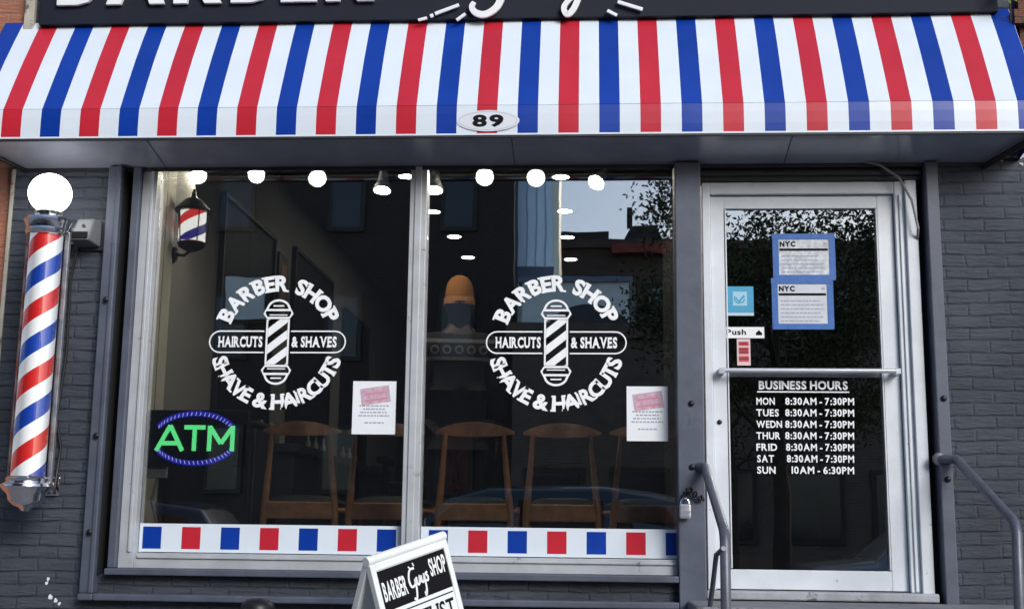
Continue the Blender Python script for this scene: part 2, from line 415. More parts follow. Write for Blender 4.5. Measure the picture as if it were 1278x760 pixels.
# red white and blue band along the bottom of the panes
for (pxs, n, first, x0, x1, hh) in (((178, 48.75), 7, 0, -2.415, -1.0, 0), ((535, 49.3), 7, 0, -.892, .455, 0)):
    b = MB(); fn = lambda u, v, l=0: (u, YD-.0012*l, v)
    za, zb = 1.150, 1.300
    b.box(x0, x1, YD-.0005, YD+.001, za, zb, 0)
    for i in range(n):
        a = U(pxs[0]+i*pxs[1], 672, YD)[0]; c = min(x1-.001, a+.102)
        quad2(b, fn, a, c, za+.017, zb-.017, 1, 1 + (i % 2))
    part(b, 'stripe_decal', [m_white, m_blue, m_red], win)
# logo decals
def logo(cx, cz):
    b = MB(); fn = face_y(cx, cz, YD)
    arc_text(b, 'BARBER SHOP', .090, fn, .281, R(90), True, span=R(136), bold=.046, gap=.13, space=.55, serif=True)
    arc_text(b, 'SHAVE & HAIRCUTS', .086, fn, .288, R(270), False, span=R(148), bold=.042, gap=.12, space=.5, serif=True)
    hw, hh = .378, .059
    for sgn in (-1, 1):
        pts = [(sgn*.074, hh)] + [(sgn*(hw-hh + hh*math.sin(a)), hh*math.cos(a)) for a in [R(t) for t in range(0, 181, 15)]] + [(sgn*.074, -hh)]
        stroke2(b, fn, pts, .0075)
    flat_text(b, 'HAIRCUTS', .060, lambda u, v, l: fn(u-.205, v-.030, l), width=.245, bold=.038, serif=True, gap=.1)
    flat_text(b, '& SHAVES', .060, lambda u, v, l: fn(u+.205, v-.030, l), width=.250, bold=.038, serif=True, gap=.1, space=.3)
    # the pole in the middle: outlined shaft with slanting bars, cap and foot
    sh = .125
    stroke2(b, fn, [(-.060, -sh), (-.060, sh)], .010); stroke2(b, fn, [(.060, -sh), (.060, sh)], .010)
    for i in range(-2, 4):
        z0 = -.16 + i*.092
        poly = [(-.054, z0), (.054, z0+.085), (.054, z0+.135), (-.054, z0+.05)]
        # clip against the shaft ends
        def clip(poly, lim, up_):
            out = []
            for k in range(len(poly)):
                p, q = poly[k], poly[(k+1) % len(poly)]
                ins = (lambda t: t[1] <= lim) if up_ else (lambda t: t[1] >= lim)
                if ins(p): out.append(p)
                if ins(p) != ins(q):
                    t = (lim-p[1])/(q[1]-p[1]); out.append((p[0]+t*(q[0]-p[0]), lim))
            return out
        poly = clip(poly, sh, True)
        if len(poly) > 2: poly = clip(poly, -sh, False)
        if len(poly) > 2: b.add([fn(u, v, 0) for u, v in poly], [tuple(range(len(poly)))])
    for sg in (1, -1):
        f2 = lambda u, v, l=0, sg=sg: fn(u, sg*v, l)
        stroke2(b, f2, [(-.062, sh+.008), (.062, sh+.008), (.078, sh+.032), (.070, sh+.052), (-.070, sh+.052), (-.078, sh+.032)], .012, closed=True)
        stroke2(b, f2, [(-.064, sh+.054)] + [(.060*math.cos(a), sh+.058+.048*math.sin(a)) for a in [R(t) for t in range(165, 14, -15)]] + [(.064, sh+.054)], .012, l=1)
        stroke2(b, f2, [(-.03, sh+.075), (.03, sh+.075)], .008)
        stroke2(b, f2, [(-.05, sh+.024), (.05, sh+.024)], .006)
    return part(b, 'logo_decal', m_decal, win)
logo(*U(346, 426.5, YD)); logo(*U(694, 427.5, YD))

# door
df = MB()
df.box(.614, .656, .04, .14, .995, 3.174); df.box(.656, 1.646, .041, .14, 3.108, 3.174)
df.box(1.648, 1.70, .04, .14, .995, 3.174); df.box(1.70, 1.76, .015, .14, .975, 3.174); df.box(1.668, 1.684, .03, .0399, 1.0, 3.1)
part(df, 'door_frame', m_door, bld, bevel=.004)
dl = MB()
dl.box(.659, .733, .07, .115, 1.0, 3.104); dl.box(1.56, 1.644, .07, .115, 1.0, 3.104)
dl.box(.733, 1.56, .071, .1145, 3.032, 3.103); dl.box(.733, 1.56, .071, .1145, 1.0, 1.10)
dl.box(.736, .744, .062, .07, 1.105, 3.03); dl.box(1.549, 1.557, .062, .07, 1.105, 3.03)
door = part(dl, 'door', m_door, bld, bevel=.003)
part(MB().box(.7335, 1.5595, .09, .096, 1.1005, 3.0315), 'pane', m_glass, door)
zb = 2.133
hb = MB().tube([(.70, -.0, zb), (1.62, -.0, zb)], .0125, 14).box(.685, .715, -.012, .07, zb-.016, zb+.012).box(1.605, 1.63, -.012, .07, zb-.016, zb+.012)
part(hb, 'push_bar', M('brushed_bar', (.62, .66, .72), .3, .5, var=.05, bmp=0), door, smooth=True)
part(MB().lathe([(.012, 0), (.013, .006), (.006, .010)], (.69, .07, 1.865), 12, mat=Matrix.Rotation(R(90), 3, 'X')), 'lock_cylinder', m_blackmetal, door, smooth=True)
hrs = MB(); yd = .0885
def rowdone():
    global hrs
    part(hrs, 'hours_lettering', m_decal, door); hrs = MB()
def T(px0, px1, py, h, s, **k):
    x0, z = U(px0, py, yd); x1, _ = U(px1, py, yd)
    flat_text(hrs, s, h, lambda u, v, l: (x0+u, yd-l*.0004, z+v-h/2), align=0, width=x1-x0, **k)
T(947, 1058, 480.5, .046, 'BUSINESS HOURS', bold=.035, gap=.10, space=.35)
x0, z0 = U(945, 489.5, yd); x1, _ = U(1060, 489.5, yd); rowdone(); hrs.add([(x0, yd, z0), (x1, yd, z0), (x1, yd, z0+.007), (x0, yd, z0+.007)], [(0,1,2,3)]); part(hrs, 'underline', m_decal, door); hrs = MB()
days = [('MON', 944, 967, '8:30AM - 7:30PM', 980), ('TUES', 944, 972, '8:30AM - 7:30PM', 980), ('WEDN', 944, 976, '8:30AM - 7:30PM', 980), ('THUR', 944, 974, '8:30AM - 7:30PM', 980),
        ('FRID', 944, 970, '8:30AM - 7:30PM', 981), ('SAT', 945, 966, '8:30AM - 7:30PM', 982), ('SUN', 945, 968, '10AM - 6:30PM', 988)]
for i, (d, a, b_, h, c) in enumerate(days):
    y = 500.5 + i*14.3
    T(a, b_, y, .038, d, bold=.026, gap=.14); T(c, 1066, y, .038, h, bold=.026, gap=.14, space=.3); rowdone()
part(MB().box(.60, 1.77, -.03, .14, .951, .994), 'threshold', M('worn_sill', (.34, .36, .40), .6, var=.2, vscale=9, bmp=.4, dirt=(.12,.12,.14), dirtamt=.42), bld, bevel=.008)
# white chips where the paint came off
ch = MB()
for px, py, s in ((60, 722, .012), (58, 727, .010), (63, 744, .014), (69, 749, .012), (74, 753, .009)):
    x, z = U(px, py, -.002)
    ch.prism([(x+s*random.uniform(.5, 1.2)*math.cos(a), z+s*random.uniform(.5, 1.4)*math.sin(a)) for a in [k*math.pi/4 for k in range(8)]], -.004, -.001)
part(ch, 'paint_chip', m_letter, bld)
fl = MB()
for k, (px, py, sx, sz) in enumerate(((1266, 188, .045, .022), (1274, 195, .04, .02), (1258, 196, .02, .009), (1250, 201, .010, .005), (1275, 205, .012, .01))):
    x, z = U(px, py, 0)
    fl.prism([(x+sx*random.uniform(.5, 1.2)*math.cos(a), z+sz*random.uniform(.4, 1.1)*math.sin(a)) for a in [q*math.pi/6 for q in range(12)]], -.0035-.0003*k, -.0005)
part(fl, 'peeled_paint', M('bare_plaster', (.5, .5, .48), .9), bld)

# ------------------------------------------------------------------ shop interior (the room behind the glass)
XL = -2.47; XR = 2.9; YB = 9.5
tag(MB().box(XL-.1, XR+.1, .255, YB, .9, 1.0).build('shop_floor', m_intfloor), kind='structure')
tag(MB().box(XL-.5, XR+.1, .062, YB, 4.04, 4.12).build('shop_ceiling', m_ceil), kind='structure')
tag(MB().box(XL-.12, XL, .251, YB, 1.001, 4.039).build('wall_side', m_intwall), kind='structure')
tag(MB().box(-2.70, -2.622, .062, .26, 1.001, 4.039).box(-2.622, -2.59, .2605, .30, 1.001, 4.039).build('wall_return', m_intdark), kind='structure')
tag(MB().box(XR, XR+.12, .251, YB, 1.001, 4.039).build('wall_side', m_intdark), kind='structure')
tag(MB().box(XL-.1, XR+.1, YB+.001, YB+.15, .9, 4.12).build('wall_back', m_intdark), kind='structure')
tag(MB().box(-2.62, -2.455, .115, .42, 1.03, 4.038).build('wall_pier', m_pier, bevel=.004), kind='structure')
tag(MB().box(.66, .80, .9, 4.5, 1.001, 4.03).build('wall_partition', m_intdark), kind='structure')

# mirrors / pictures along the left wall
def wallframe(y0, y1, z0, z1, label, face):
    t = empty('wall_mirror', (XL, (y0+y1)/2, z0))
    w_ = MB(); d = .035
    w_.box(XL, XL+.04, y0, y0+d, z0, z1); w_.box(XL, XL+.04, y1-d, y1, z0, z1); w_.box(XL, XL+.04, y0+d, y1-d, z0, z0+d); w_.box(XL, XL+.04, y0+d, y1-d, z1-d, z1)
    part(w_, 'frame', m_blackmetal, t, bevel=.004); part(MB().box(XL+.001, XL+.02, y0+d, y1-d, z0+d, z1-d), 'glass', face, t)
    return tag(t, label, 'mirror', 'tall framed mirrors along the left wall of the shop')
m_darkmir = M('smoked_mirror', (.014, .015, .018), .45, 0, var=.1, bmp=0, spec=.08)
wallframe(1.34, 2.72, 1.5, 3.50, 'largest dark framed mirror on the left wall, nearest the window', m_darkmir)
wallframe(3.35, 4.9, 1.5, 3.58, 'dark framed mirror on the left wall between the small picture and the far mirror', m_darkmir)
wallframe(5.5, 6.9, 1.5, 3.45, 'farthest dark framed mirror on the left wall of the shop', m_darkmir)
t = empty('wall_picture', (XL, 2.98, 2.9))
part(MB().box(XL, XL+.03, 2.84, 3.14, 2.75, 3.42), 'frame', m_blackmetal, t, bevel=.003)
part(MB().box(XL+.0301, XL+.034, 2.90, 3.08, 2.82, 3.35), 'print', M('amber_print', (.30, .16, .06), .5, var=.5, vscale=9, bmp=0), t)
tag(t, 'small dark framed amber picture between two tall mirrors', 'picture')

# ceiling downlights
def downlight(x, y, label):
    t = empty('ceiling_downlight', (x, y, 4.04)); 
    part(MB().lathe([(.085, 0), (.085, -.012), (.066, -.014), (.064, -.004)], (x, y, 4.0395), 20), 'ring', m_letter, t, smooth=True)
    part(MB().lathe([(.063, 0), (.063, -.006)], (x, y, 4.0335), 20), 'lens', m_down, t)
    return tag(t, label, 'ceiling light', 'round downlights in the shop ceiling')
for i, (px, py) in enumerate(((508, 213), (540, 260), (567, 293), (584, 320))):
    d = 2.74*1550/(658-py)*.99 - 6.6
    downlight(U(px, py, d)[0], d, ('nearest', 'second', 'third', 'farthest')[i] + ' round downlight of the row just right of the window mullion')
for i, (px, py) in enumerate(((700, 215), (705, 260), (708, 294), (712, 323))):
    d = 2.74*1550/(658-py)*.99 - 6.6
    downlight(U(px, py, d)[0], d, ('nearest', 'second', 'third', 'farthest')[i] + ' round downlight of the row above the right logo')
d = 2.74*1550/(658-322)*.99 - 6.6
downlight(U(838, 322, d)[0], d, 'lone round downlight beside the grey post at the right')

# track with spotlights just behind the glass
tr = MB().box(-2.3, .5, .79, .825, 3.62, 3.65)
for x in (-2.1, -.7, .4): tr.tube([(x, .807, 3.65), (x, .807, 4.04)], .008, 8)
tag(tr.build('light_track', m_blackmetal, bevel=.003), 'black ceiling track carrying the spotlights behind the window', 'track')
spots = [(247, 220, (.25, -.55, -.6), 'leftmost spotlight, above the striped wall lantern'), (320, 218, (0, -.95, -.35), 'bright spotlight second from the left facing the street'),
         (396, 223, (.30, -.8, -.55), 'spotlight third from the left above the left logo'), (477, 238, (.0, -.25, -1), 'spotlight pointing down just left of the mullion'),
         (542, 238, (0, -.25, -1), 'spotlight pointing down just right of the mullion'), (605, 221, (0, -.97, -.36), 'brightest spotlight above the right logo, facing the street'),
         (669, 222, (0, -.92, -.42), 'spotlight left of the nearest downlight of the right row'), (744, 228, (-.35, -.5, -.6), 'rightmost spotlight on the ceiling track')]
for px, py, aim, lab in spots:
    x, z = U(px, py, .76); a = Vector(aim).normalized()
    q = a.to_track_quat('Z', 'Y').to_matrix()
    t = empty('track_spotlight', (x, .76, z))
    part(MB().lathe([(.020, -.13), (.026, -.128), (.030, -.08), (.055, -.012), (.058, 0), (.053, 0), (.050, -.008)], (x, .76, z), 20, mat=q), 'shade', m_letter, t, smooth=True)
    part(MB().lathe([(.040, -.012), (.041, -.006), (.030, .000), (.012, .004)], (x, .76, z), 20, mat=q), 'lamp_face', m_bulb, t)
    back = Vector((x, .76, z)) - a*.10
    part(MB().tube([back, (back.x, .807, z+.1), (x, .807, 3.625)], .008, 8), 'stem', m_blackmetal, t)
    tag(t, lab, 'spotlight', 'spotlights on the track behind the window')

# chairs with their backs to the window
def make_chair():
    t = empty('wooden_chair', (0, 0, 1.0))
    # origin: centre of the back legs on the floor, the chair faces +y
    def post(s):
        pts = [(s*.212, .02, 0), (s*.208, .03, .25), (s*.200, .02, .42), (s*.178, -.01, .66), (s*.165, -.035, .825)]
        return MB().tube([Vector(p)+Vector((0,0,1)) for p in pts], [.014, .021, .022, .016, .012], 10)
    for s in (-1, 1):
        part(post(s), 'back_leg', m_wood, t, smooth=True)
        part(MB().tube([(s*.235, .46, 1.0), (s*.225, .45, 1.42)], [.013, .02], 10), 'front_leg', m_wood, t, smooth=True)
        part(MB().tube([(s*.20, .03, 1.385), (s*.225, .45, 1.385)], .018, 8), 'side_rail', m_wood, t, smooth=True)
    # crest rail: a lens, tall in the middle, that bends round the sitter
    b = MB(); n = 25; o = []
    for i in range(n):
        u = -1 + 2*i/(n-1); x = u*.225; y = -.035 + .10*u*u - .04
        hh = .034*(1-abs(u)**2.2)+.008; zc = 1.845 - .01*u*u; th = .010 + .003*(1-u*u)
        o.append([(x, y-th, zc-hh), (x, y-th*1.2, zc), (x, y-th, zc+hh), (x, y+th, zc+hh), (x, y+th*.8, zc), (x, y+th, zc-hh)])
    v = [p for r_ in o for p in r_]
    f = [(i*6+k, i*6+(k+1)%6, (i+1)*6+(k+1)%6, (i+1)*6+k) for i in range(n-1) for k in range(6)] + [tuple(range(6)), tuple((n-1)*6+k for k in range(5, -1, -1))]
    b.add(v, f); part(b, 'backrest', m_wood, t, smooth=True)
    part(MB().box(-.20, .20, .005, .032, 1.335, 1.432), 'back_rail', m_wood, t, bevel=.006)
    part(MB().box(-.215, .215, .44, .462, 1.36, 1.425), 'front_rail', m_wood, t, bevel=.006)
    s = MB(); nx, ny = 13, 13; v = []
    for j in range(ny):
        for i in range(nx):
            a = -1+2*i/(nx-1); c = -1+2*j/(ny-1)
            x = a*(.198+.022*(c+1)/2); y = .25 + c*.235
            z = 1.432 + .042*(1-abs(a)**5)*(1-abs(c)**5)
            v.append((x, y, z))
    k = len(v); v += [(x, y, 1.424) for x, y, z in v[:k]]
    f = [(j*nx+i, j*nx+i+1, (j+1)*nx+i+1, (j+1)*nx+i) for j in range(ny-1) for i in range(nx-1)]
    f += [tuple(q+k for q in reversed(g)) for g in f]
    for i in range(nx-1): f += [(i, i+k, i+1+k, i+1), ((ny-1)*nx+i, (ny-1)*nx+i+1, (ny-1)*nx+i+1+k, (ny-1)*nx+i+k)]
    for j in range(ny-1): f += [(j*nx, (j+1)*nx, (j+1)*nx+k, j*nx+k), (j*nx+nx-1, j*nx+nx-1+k, (j+1)*nx+nx-1+k, (j+1)*nx+nx-1)]
    s.add(v, f); part(s, 'seat', m_seat, t, smooth=True)
    return t
ch0 = make_chair()
cl = ['leftmost wooden chair, beside the dark cabinet, back to the window', 'wooden chair left of the mullion behind the paper notice', 'wooden chair right of the mullion, back to the window',
      'wooden chair under the right logo, between two other chairs', 'rightmost wooden chair, beside the grey post']
for i, px in enumerate((373, 477, 592, 701, 811)):
    c = ch0 if i == 0 else copy_tree(ch0)
    c.location = (U(px, 600, .5)[0], .52, 1.0); c.rotation_euler.z = (.06, -.05, .02, -.04, .09)[i]; c.location.y += (0, .03, -.02, .03, .01)[i]
    tag(c, cl[i], 'chair', 'wooden waiting chairs in a row behind the window')

# low cabinet at the left, counter behind
x0, x1 = U(213, 560, .55)[0], U(322, 560, .55)[0]
t = empty('low_cabinet', ((x0+x1)/2, .7, 1.0))
part(MB().box(x0, x1, .5, .95, 1.0, 1.86), 'body', m_cabinet, t, bevel=.01)
part(MB().box(x0-.015, x1+.015, .48, .97, 1.861, 1.89), 'top', m_cabinet, t, bevel=.006)
part(MB().box(x0+.03, x1-.03, .488, .4995, 1.1, 1.8), 'door', m_cabinet, t, bevel=.004)
tag(t, 'low dark cabinet behind the lit green sign, left of the chairs', 'cabinet')
# grey stone cladding panel hanging in the left corner
x0, x1 = U(226, 400, 1.0)[0], U(262, 400, 1.0)[0]
t = empty('barber_station', (-1.9, 4, 1.0))
for yy in (1.7, 3.2, 4.7):
    st = t if yy == 1.7 else copy_tree(t)
    if yy == 1.7:
        part(MB().box(XL+.001, XL+.45, 3.5, 4.5, 1.8, 1.86), 'counter', m_cabinet, t, bevel=.005)
        part(MB().box(XL+.001, XL+.40, 3.55, 4.45, 1.2, 1.799), 'drawer_unit', m_cabinet, t, bevel=.005)
        for k in range(5):
            part(MB().lathe([(.02, 0), (.024, .03), (.024, .12), (.01, .14), (.01, .18)], (XL+.12+.03*(k % 2), 3.7+.15*k, 1.861), 12), 'bottle', M('bottle_plastic', (.45, .42, .38), .3, var=.1, bmp=0), t, smooth=True)
    st.location.y = 4 + (yy - 3.2)
    tag(st, ('barber counter with bottles under the mirror nearest the window' if yy == 1.7 else 'barber counter with bottles under the second tall mirror' if yy == 3.2 else 'barber counter with bottles under the farthest tall mirror'), 'counter', 'barber counters along the left wall')

# barber chairs deeper in the room
def barber_chair(x, y, lab):
    t = empty('barber_chair', (x, y, 1.0))
    part(MB().lathe([(.3, 0), (.3, .03), (.06, .06), (.06, .45), (.12, .5)], (x, y, 1.0), 24), 'pedestal', m_chrome, t, smooth=True)
    part(MB().box(x-.27, x+.27, y-.25, y+.3, 1.5, 1.64), 'seat', m_seat, t, bevel=.04)
    part(MB().box(x-.26, x+.26, y+.22, y+.34, 1.64, 2.2), 'backrest', m_seat, t, bevel=.04)
    part(MB().box(x-.13, x+.13, y+.24, y+.32, 2.23, 2.42), 'headrest', m_seat, t, bevel=.03)
    for s in (-1, 1): part(MB().box(x+s*.31-.04, x+s*.31+.04, y-.2, y+.25, 1.78, 1.84).box(x+s*.31-.02, x+s*.31+.02, y-.02, y+.06, 1.55, 1.78), 'armrest', m_seat, t, bevel=.015)
    tag(t, lab, 'barber chair', 'barber chairs facing the mirrors')
barber_chair(-1.3, 3.2, 'black barber chair standing nearest the window behind the waiting chairs')
barber_chair(-1.3, 5.0, 'black barber chair standing farther back in the shop')

# striped wall lantern
wx, wz = U(217, 317, .45); lx, lz = U(240, 283, .45)
t = empty('wall_lantern', (lx, .45, lz))
part(MB().lathe([(.056, 0), (.06, .012), (.045, .03), (.02, .035)], (U(217, 317, .45)[0]-.02, .45, wz), 20, mat=Matrix.Rotation(R(90), 3, 'Y')), 'wall_plate', m_blackmetal, t, smooth=True)
part(MB().tube([(wx, .45, wz), (wx+.06, .45, wz-.01), (lx, .45, wz+.02), (lx, .45, lz-.13)], .010, 8), 'arm', m_blackmetal, t, smooth=True)
part(MB().lathe([(.03, -.15), (.075, -.125), (.085, -.10), (.07, -.095)], (lx, .45, lz), 20), 'base', m_blackmetal, t, smooth=True)
part(MB().lathe([(.105, .088), (.11, .10), (.088, .125), (.05, .165), (.018, .18), (.012, .21), (.004, .23)], (lx, .45, lz), 24), 'cap', m_blackmetal, t, smooth=True)
for k in range(5):
    a = 2*math.pi*(k+.3)/5; part(MB().tube([(lx+.085*math.cos(a), .45+.085*math.sin(a), lz-.1), (lx+.100*math.cos(a), .45+.100*math.sin(a), lz+.1)], .004, 6), 'bar', m_blackmetal, t)
def helix(mb, c, r, z0, z1, pitch, bands, n=40, phase=0.0):
    """striped cylinder whose faces follow the stripes; bands = [(share, material index)]"""
    tot = 0; lines = []
    for sh_, mi in bands: lines.append((tot, mi)); tot += sh_
    cx, cy = c; k0 = int(-1.5 - 1); 
    z = z0 - 2*pitch + phase; rows = []
    while z < z1 + pitch:
        for s0, mi in lines: rows.append((z + s0*pitch, mi))
        z += pitch
    rows.append((z, lines[0][1]))
    for i in range(len(rows)-1):
        za, mi = rows[i]; zb_ = rows[i+1][0]
        for k in range(n):
            a0, a1 = 2*math.pi*k/n, 2*math.pi*(k+1)/n
            s0, s1 = pitch*k/n, pitch*(k+1)/n
            q = [za+s0, za+s1, zb_+s1, zb_+s0]; q = [min(max(p, z0), z1) for p in q]
            if q[3]-q[0] < 1e-6 and q[2]-q[1] < 1e-6: continue
            # turn starts at the far side so the seam faces the wall; rises to the right seen from the street
            A = [math.pi/2 + t_ for t_ in (a0, a1)]
            P = [(cx+r*math.cos(A[0]), cy+r*math.sin(A[0])), (cx+r*math.cos(A[1]), cy+r*math.sin(A[1]))]
            mb.add([(*P[0], q[0]), (*P[1], q[1]), (*P[1], q[2]), (*P[0], q[3])], [(0,1,2,3)], mi)
b = MB(); helix(b, (lx, .45), .078, lz-.095, lz+.09, .26, [(.28, 0), (.22, 1), (.28, 0), (.22, 2)], phase=.05)
part(b, 'striped_core', [m_lantern, m_lanternb, m_lanternr], t)
tag(t, 'black wall lantern with red white and blue striped core inside the window', 'lantern')

# lit ATM sign hanging behind the left pane
ya = .078; x0, z1 = U(180, 511, ya); x1, z0 = U(308, 583, ya); cx, cz = (x0+x1)/2, (z0+z1)/2
t = empty('lit_sign', (cx, ya, z0))
part(MB().box(x0, x1, ya, ya+.028, z0, z1), 'panel', M('black_panel', (.006, .006, .010), .35, var=0, bmp=0), t, bevel=.005)
b = MB(); fn = face_y(cx, cz, ya-.006); el, eh = .232, .135
for l_, (u0, ww, strokes) in enumerate(((-.212, .145, ([(0, 0), (.5, 1)], [(.5, 1), (1, 0)], [(.22, .30), (.78, .30)])), (-.062, .118, ([(0, .93), (1, .93)], [(.5, .93), (.5, 0)])),
                                  (.072, .145, ([(.06, 0), (.06, 1)], [(.06, .97), (.5, .30)], [(.5, .30), (.94, .97)], [(.94, 1), (.94, 0)])))):
    for k, st_ in enumerate(strokes):
        stroke2(b, fn, [(u0+p[0]*ww, -.069+p[1]*.138) for p in st_], .024, l=k*.5)
part(b, 'lettering', m_green, t)
b = MB(); fn = face_y(cx, cz, ya-.004)
for s in (1, -1):
    stroke2(b, fn, [(el*math.cos(a), s*eh*math.sin(a)) for a in [R(q) for q in range(26, 155, 4)]], .030)
part(b, 'blue_ring', m_ledblue, t)
b = MB(); fn = face_y(cx, cz, ya-.007)
for s in (1, -1):
    for k in range(21):
        a = R(28+124*k/20); px_, pz_ = el*.985*math.cos(a), s*eh*.985*math.sin(a); d = Vector((math.cos(a)*.3+.35, s*math.sin(a))).normalized()*.010
        stroke2(b, fn, [(px_-d.x, pz_-d.y), (px_+d.x, pz_+d.y)], .0042)
part(b, 'white_lights', m_ledwhite, t)
part(MB().tube([(x0+.05, ya+.015, z1), (x0+.05, ya+.015, 3.3)], .0015, 6).tube([(x1-.05, ya+.015, z1), (x1-.05, ya+.015, 3.3)], .0015, 6), 'hanging_wire', m_blackmetal, t)
tag(t, 'black oval light sign with green letters and blue ring in the window corner', 'lit sign')
part(MB().box(x0+.02, x0+.13, ya+.031, ya+.07, z0-.06, z0+.06).tube([(x0+.08, ya+.05, z0-.05), (x0+.05, ya+.06, z0-.18), (x0+.09, ya+.05, z0-.3)], .008, 8), 'transformer', M('grey_plastic', (.3, .3, .3), .5), t, bevel=.004)

# paper notices on the inside of the panes
def notice(px0, py0, px1, py1, label):
    y = .0565; x0, z1 = U(px0, py0, y); x1, z0 = U(px1, py1, y); cx = (x0+x1)/2; W_ = x1-x0; H_ = z1-z0
    t = empty('paper_notice', (cx, y, z0))
    part(MB().box(x0, x1, y, y+.001, z0, z1), 'sheet', m_paper, t)
    b = MB(); fn = face_y(cx, z1, y-.0006)
    c_, s_ = math.cos(R(8)), math.sin(R(8))
    rot = lambda u, v: (u*c_-v*s_, u*s_+v*c_-H_*.27)
    b.add([fn(*rot(u, v)) for u, v in ((-.075, -.045), (.085, -.045), (.085, .045), (-.075, .045))], [(0,1,2,3)], 1)
    for k in range(2):
        b.add([fn(*rot(u, v), 1) for u, v in ((-.055, -.030+k*.035), (.065, -.030+k*.035), (.065, -.018+k*.035), (-.055, -.018+k*.035))], [(0,1,2,3)], 2)
    for k, (a, c) in enumerate(((-.08, .08), (-.06, .06), (-.075, .07), (-.085, .085), (-.05, .055))):
        zz = -H_*(.48 + k*.062) - (.02 if k == 4 else 0)
        x = a
        while x < c:
            w_ = random.uniform(.008, .022); quad2(b, fn, x, min(c, x+w_), zz, zz+.008, 0, 0); x += w_+.005
    part(b, 'print', [m_greyprint, m_pinkprint, M('faded_red', (.60, .25, .34), .7, var=0, bmp=0)], t)
    tag(t, label, 'notice')
notice(441, 475.5, 493, 542, 'white paper notice taped to the left pane beside the mullion')
notice(782, 482, 834, 550.5, 'white paper notice taped to the right pane beside the grey post')

# papers, tape and stickers on the door glass (outside face)
yd2 = .0875
def dpx(px, py): return U(px, py, yd2)
def taped_notice(px0, py0, px1, py1, label, crinkle):
    x0, z1 = dpx(px0, py0); x1, z0 = dpx(px1, py1)
    t = empty('taped_notice', ((x0+x1)/2, yd2, z0))
    m_p = M('health_paper', (.56, .60, .68), .6, var=.1, vscale=14, bmp=.3, bscale=12)
    part(MB().box(x0, x1, yd2, yd2+.001, z0, z1), 'sheet', m_p if not crinkle else M('plastic_sleeve', (.58, .62, .68), .18, var=.35, vscale=28, bmp=1.0, bscale=26, coat=1), t)
    tp = MB(); o = .027
    tp.box(x0-o, x0+.006, yd2-.0022, yd2-.0004, z0-o, z1+o); tp.box(x1-.006, x1+o, yd2-.0024, yd2-.0004, z0-o*.7, z1+o*1.1)
    tp.box(x0-o*1.1, x1+o*.8, yd2-.0032, yd2-.0025, z1-.004, z1+o); tp.box(x0-o*.8, x1+o*.9, yd2-.0034, yd2-.0025, z0-o, z0+.004)
    part(tp, 'painters_tape', m_tape, t)
    b = MB(); fn = lambda u, v, l=0: (x0+u, yd2-.001-l*.0004, z1+v)
    W_ = x1-x0
    flat_text(b, 'NYC', .030, lambda u, v, l: fn(u+.012, v-.045, l), align=0, width=.085, bold=.05, gap=.06)
    quad2(b, fn, .010, W_-.012, -.068, -.055)
    part(b, 'heading', m_blackprint, t)
    b = MB()
    for k in range(7):
        x = .02; zz = -.10 - k*.022
        if zz < -(z1-z0)+.015: break
        end = W_-.02-random.uniform(0, .05)
        while x < end:
            w_ = random.uniform(.010, .03); quad2(b, fn, x, min(end, x+w_), zz, zz+.006); x += w_+.005
    quad2(b, fn, W_-.035, W_-.018, -.036, -.022)
    part(b, 'print', m_greyprint, t)
    tag(t, label, 'notice')
taped_notice(970, 298, 1037, 344, 'crinkled upper white notice edged with blue tape on the door glass', True)
taped_notice(969, 353.5, 1035, 405, 'lower white notice edged with blue tape on the door glass', False)
x0, z1 = dpx(906, 357.5); x1, z0 = dpx(941, 394)
t = empty('square_sticker', ((x0+x1)/2, yd2, z0))
part(MB().box(x0, x1, yd2-.0005, yd2+.001, z0, z1), 'sheet', m_sticker, t)
b = MB(); fn = face_y((x0+x1)/2, (z0+z1)/2, yd2-.0012)
quad2(b, fn, -.038, .038, -.026, .052); part(b, 'pale_square', M('pale_blue_print', (.34, .60, .75), .4, var=0, bmp=0), t)
b = MB(); stroke2(b, lambda u, v, l=0: fn(u, v, 1), [(-.022, .016), (-.006, -.004), (.024, .03)], .012); stroke2(b, lambda u, v, l=0: fn(u, v, 2), [(-.026, .026), (-.03, .004), (-.01, -.012), (.018, -.006), (.026, .012)], .007)
part(b, 'emblem', m_sticker, t)
b = MB(); quad2(b, fn, (x0-x1)/2, (x1-x0)/2, (z0-z1)/2, (z0-z1)/2+.016); part(b, 'bottom_band', M('pale_grey_print', (.5, .62, .70), .4, var=0, bmp=0), t)
tag(t, 'square sky blue sticker on the left edge of the door glass', 'sticker')
x0, z1 = dpx(905, 408); x1, z0 = dpx(954, 422)
t = empty('push_sticker', ((x0+x1)/2, yd2, z0))
part(MB().box(x0, x1, yd2-.0005, yd2+.001, z0, z1), 'label_strip', m_letter, t)
b = MB(); flat_text(b, 'Push', .030, lambda u, v, l: (x0+.006+u, yd2-.0012, z0+.018+v), align=0, width=.105, bold=.03)
b.add([(x1-.045, yd2-.0012, z0+.016), (x1-.012, yd2-.0012, z0+.016), (x1-.012, yd2-.0012, z0+.028), (x1-.0285, yd2-.0012, z0+.044), (x1-.045, yd2-.0012, z0+.028)], [(0,1,2,3,4)])
part(b, 'lettering', m_blackprint, t)
tag(t, 'white push label with black lettering on the door glass', 'sticker')
x0, z1 = dpx(919.5, 423); x1, z0 = dpx(937, 456)
t = empty('red_sticker', ((x0+x1)/2, yd2, z0))
part(MB().box(x0, x1, yd2-.0005, yd2+.001, z0, z1), 'backing', M('pink_backing', (.72, .55, .58), .4, var=0, bmp=0), t)
b = MB()
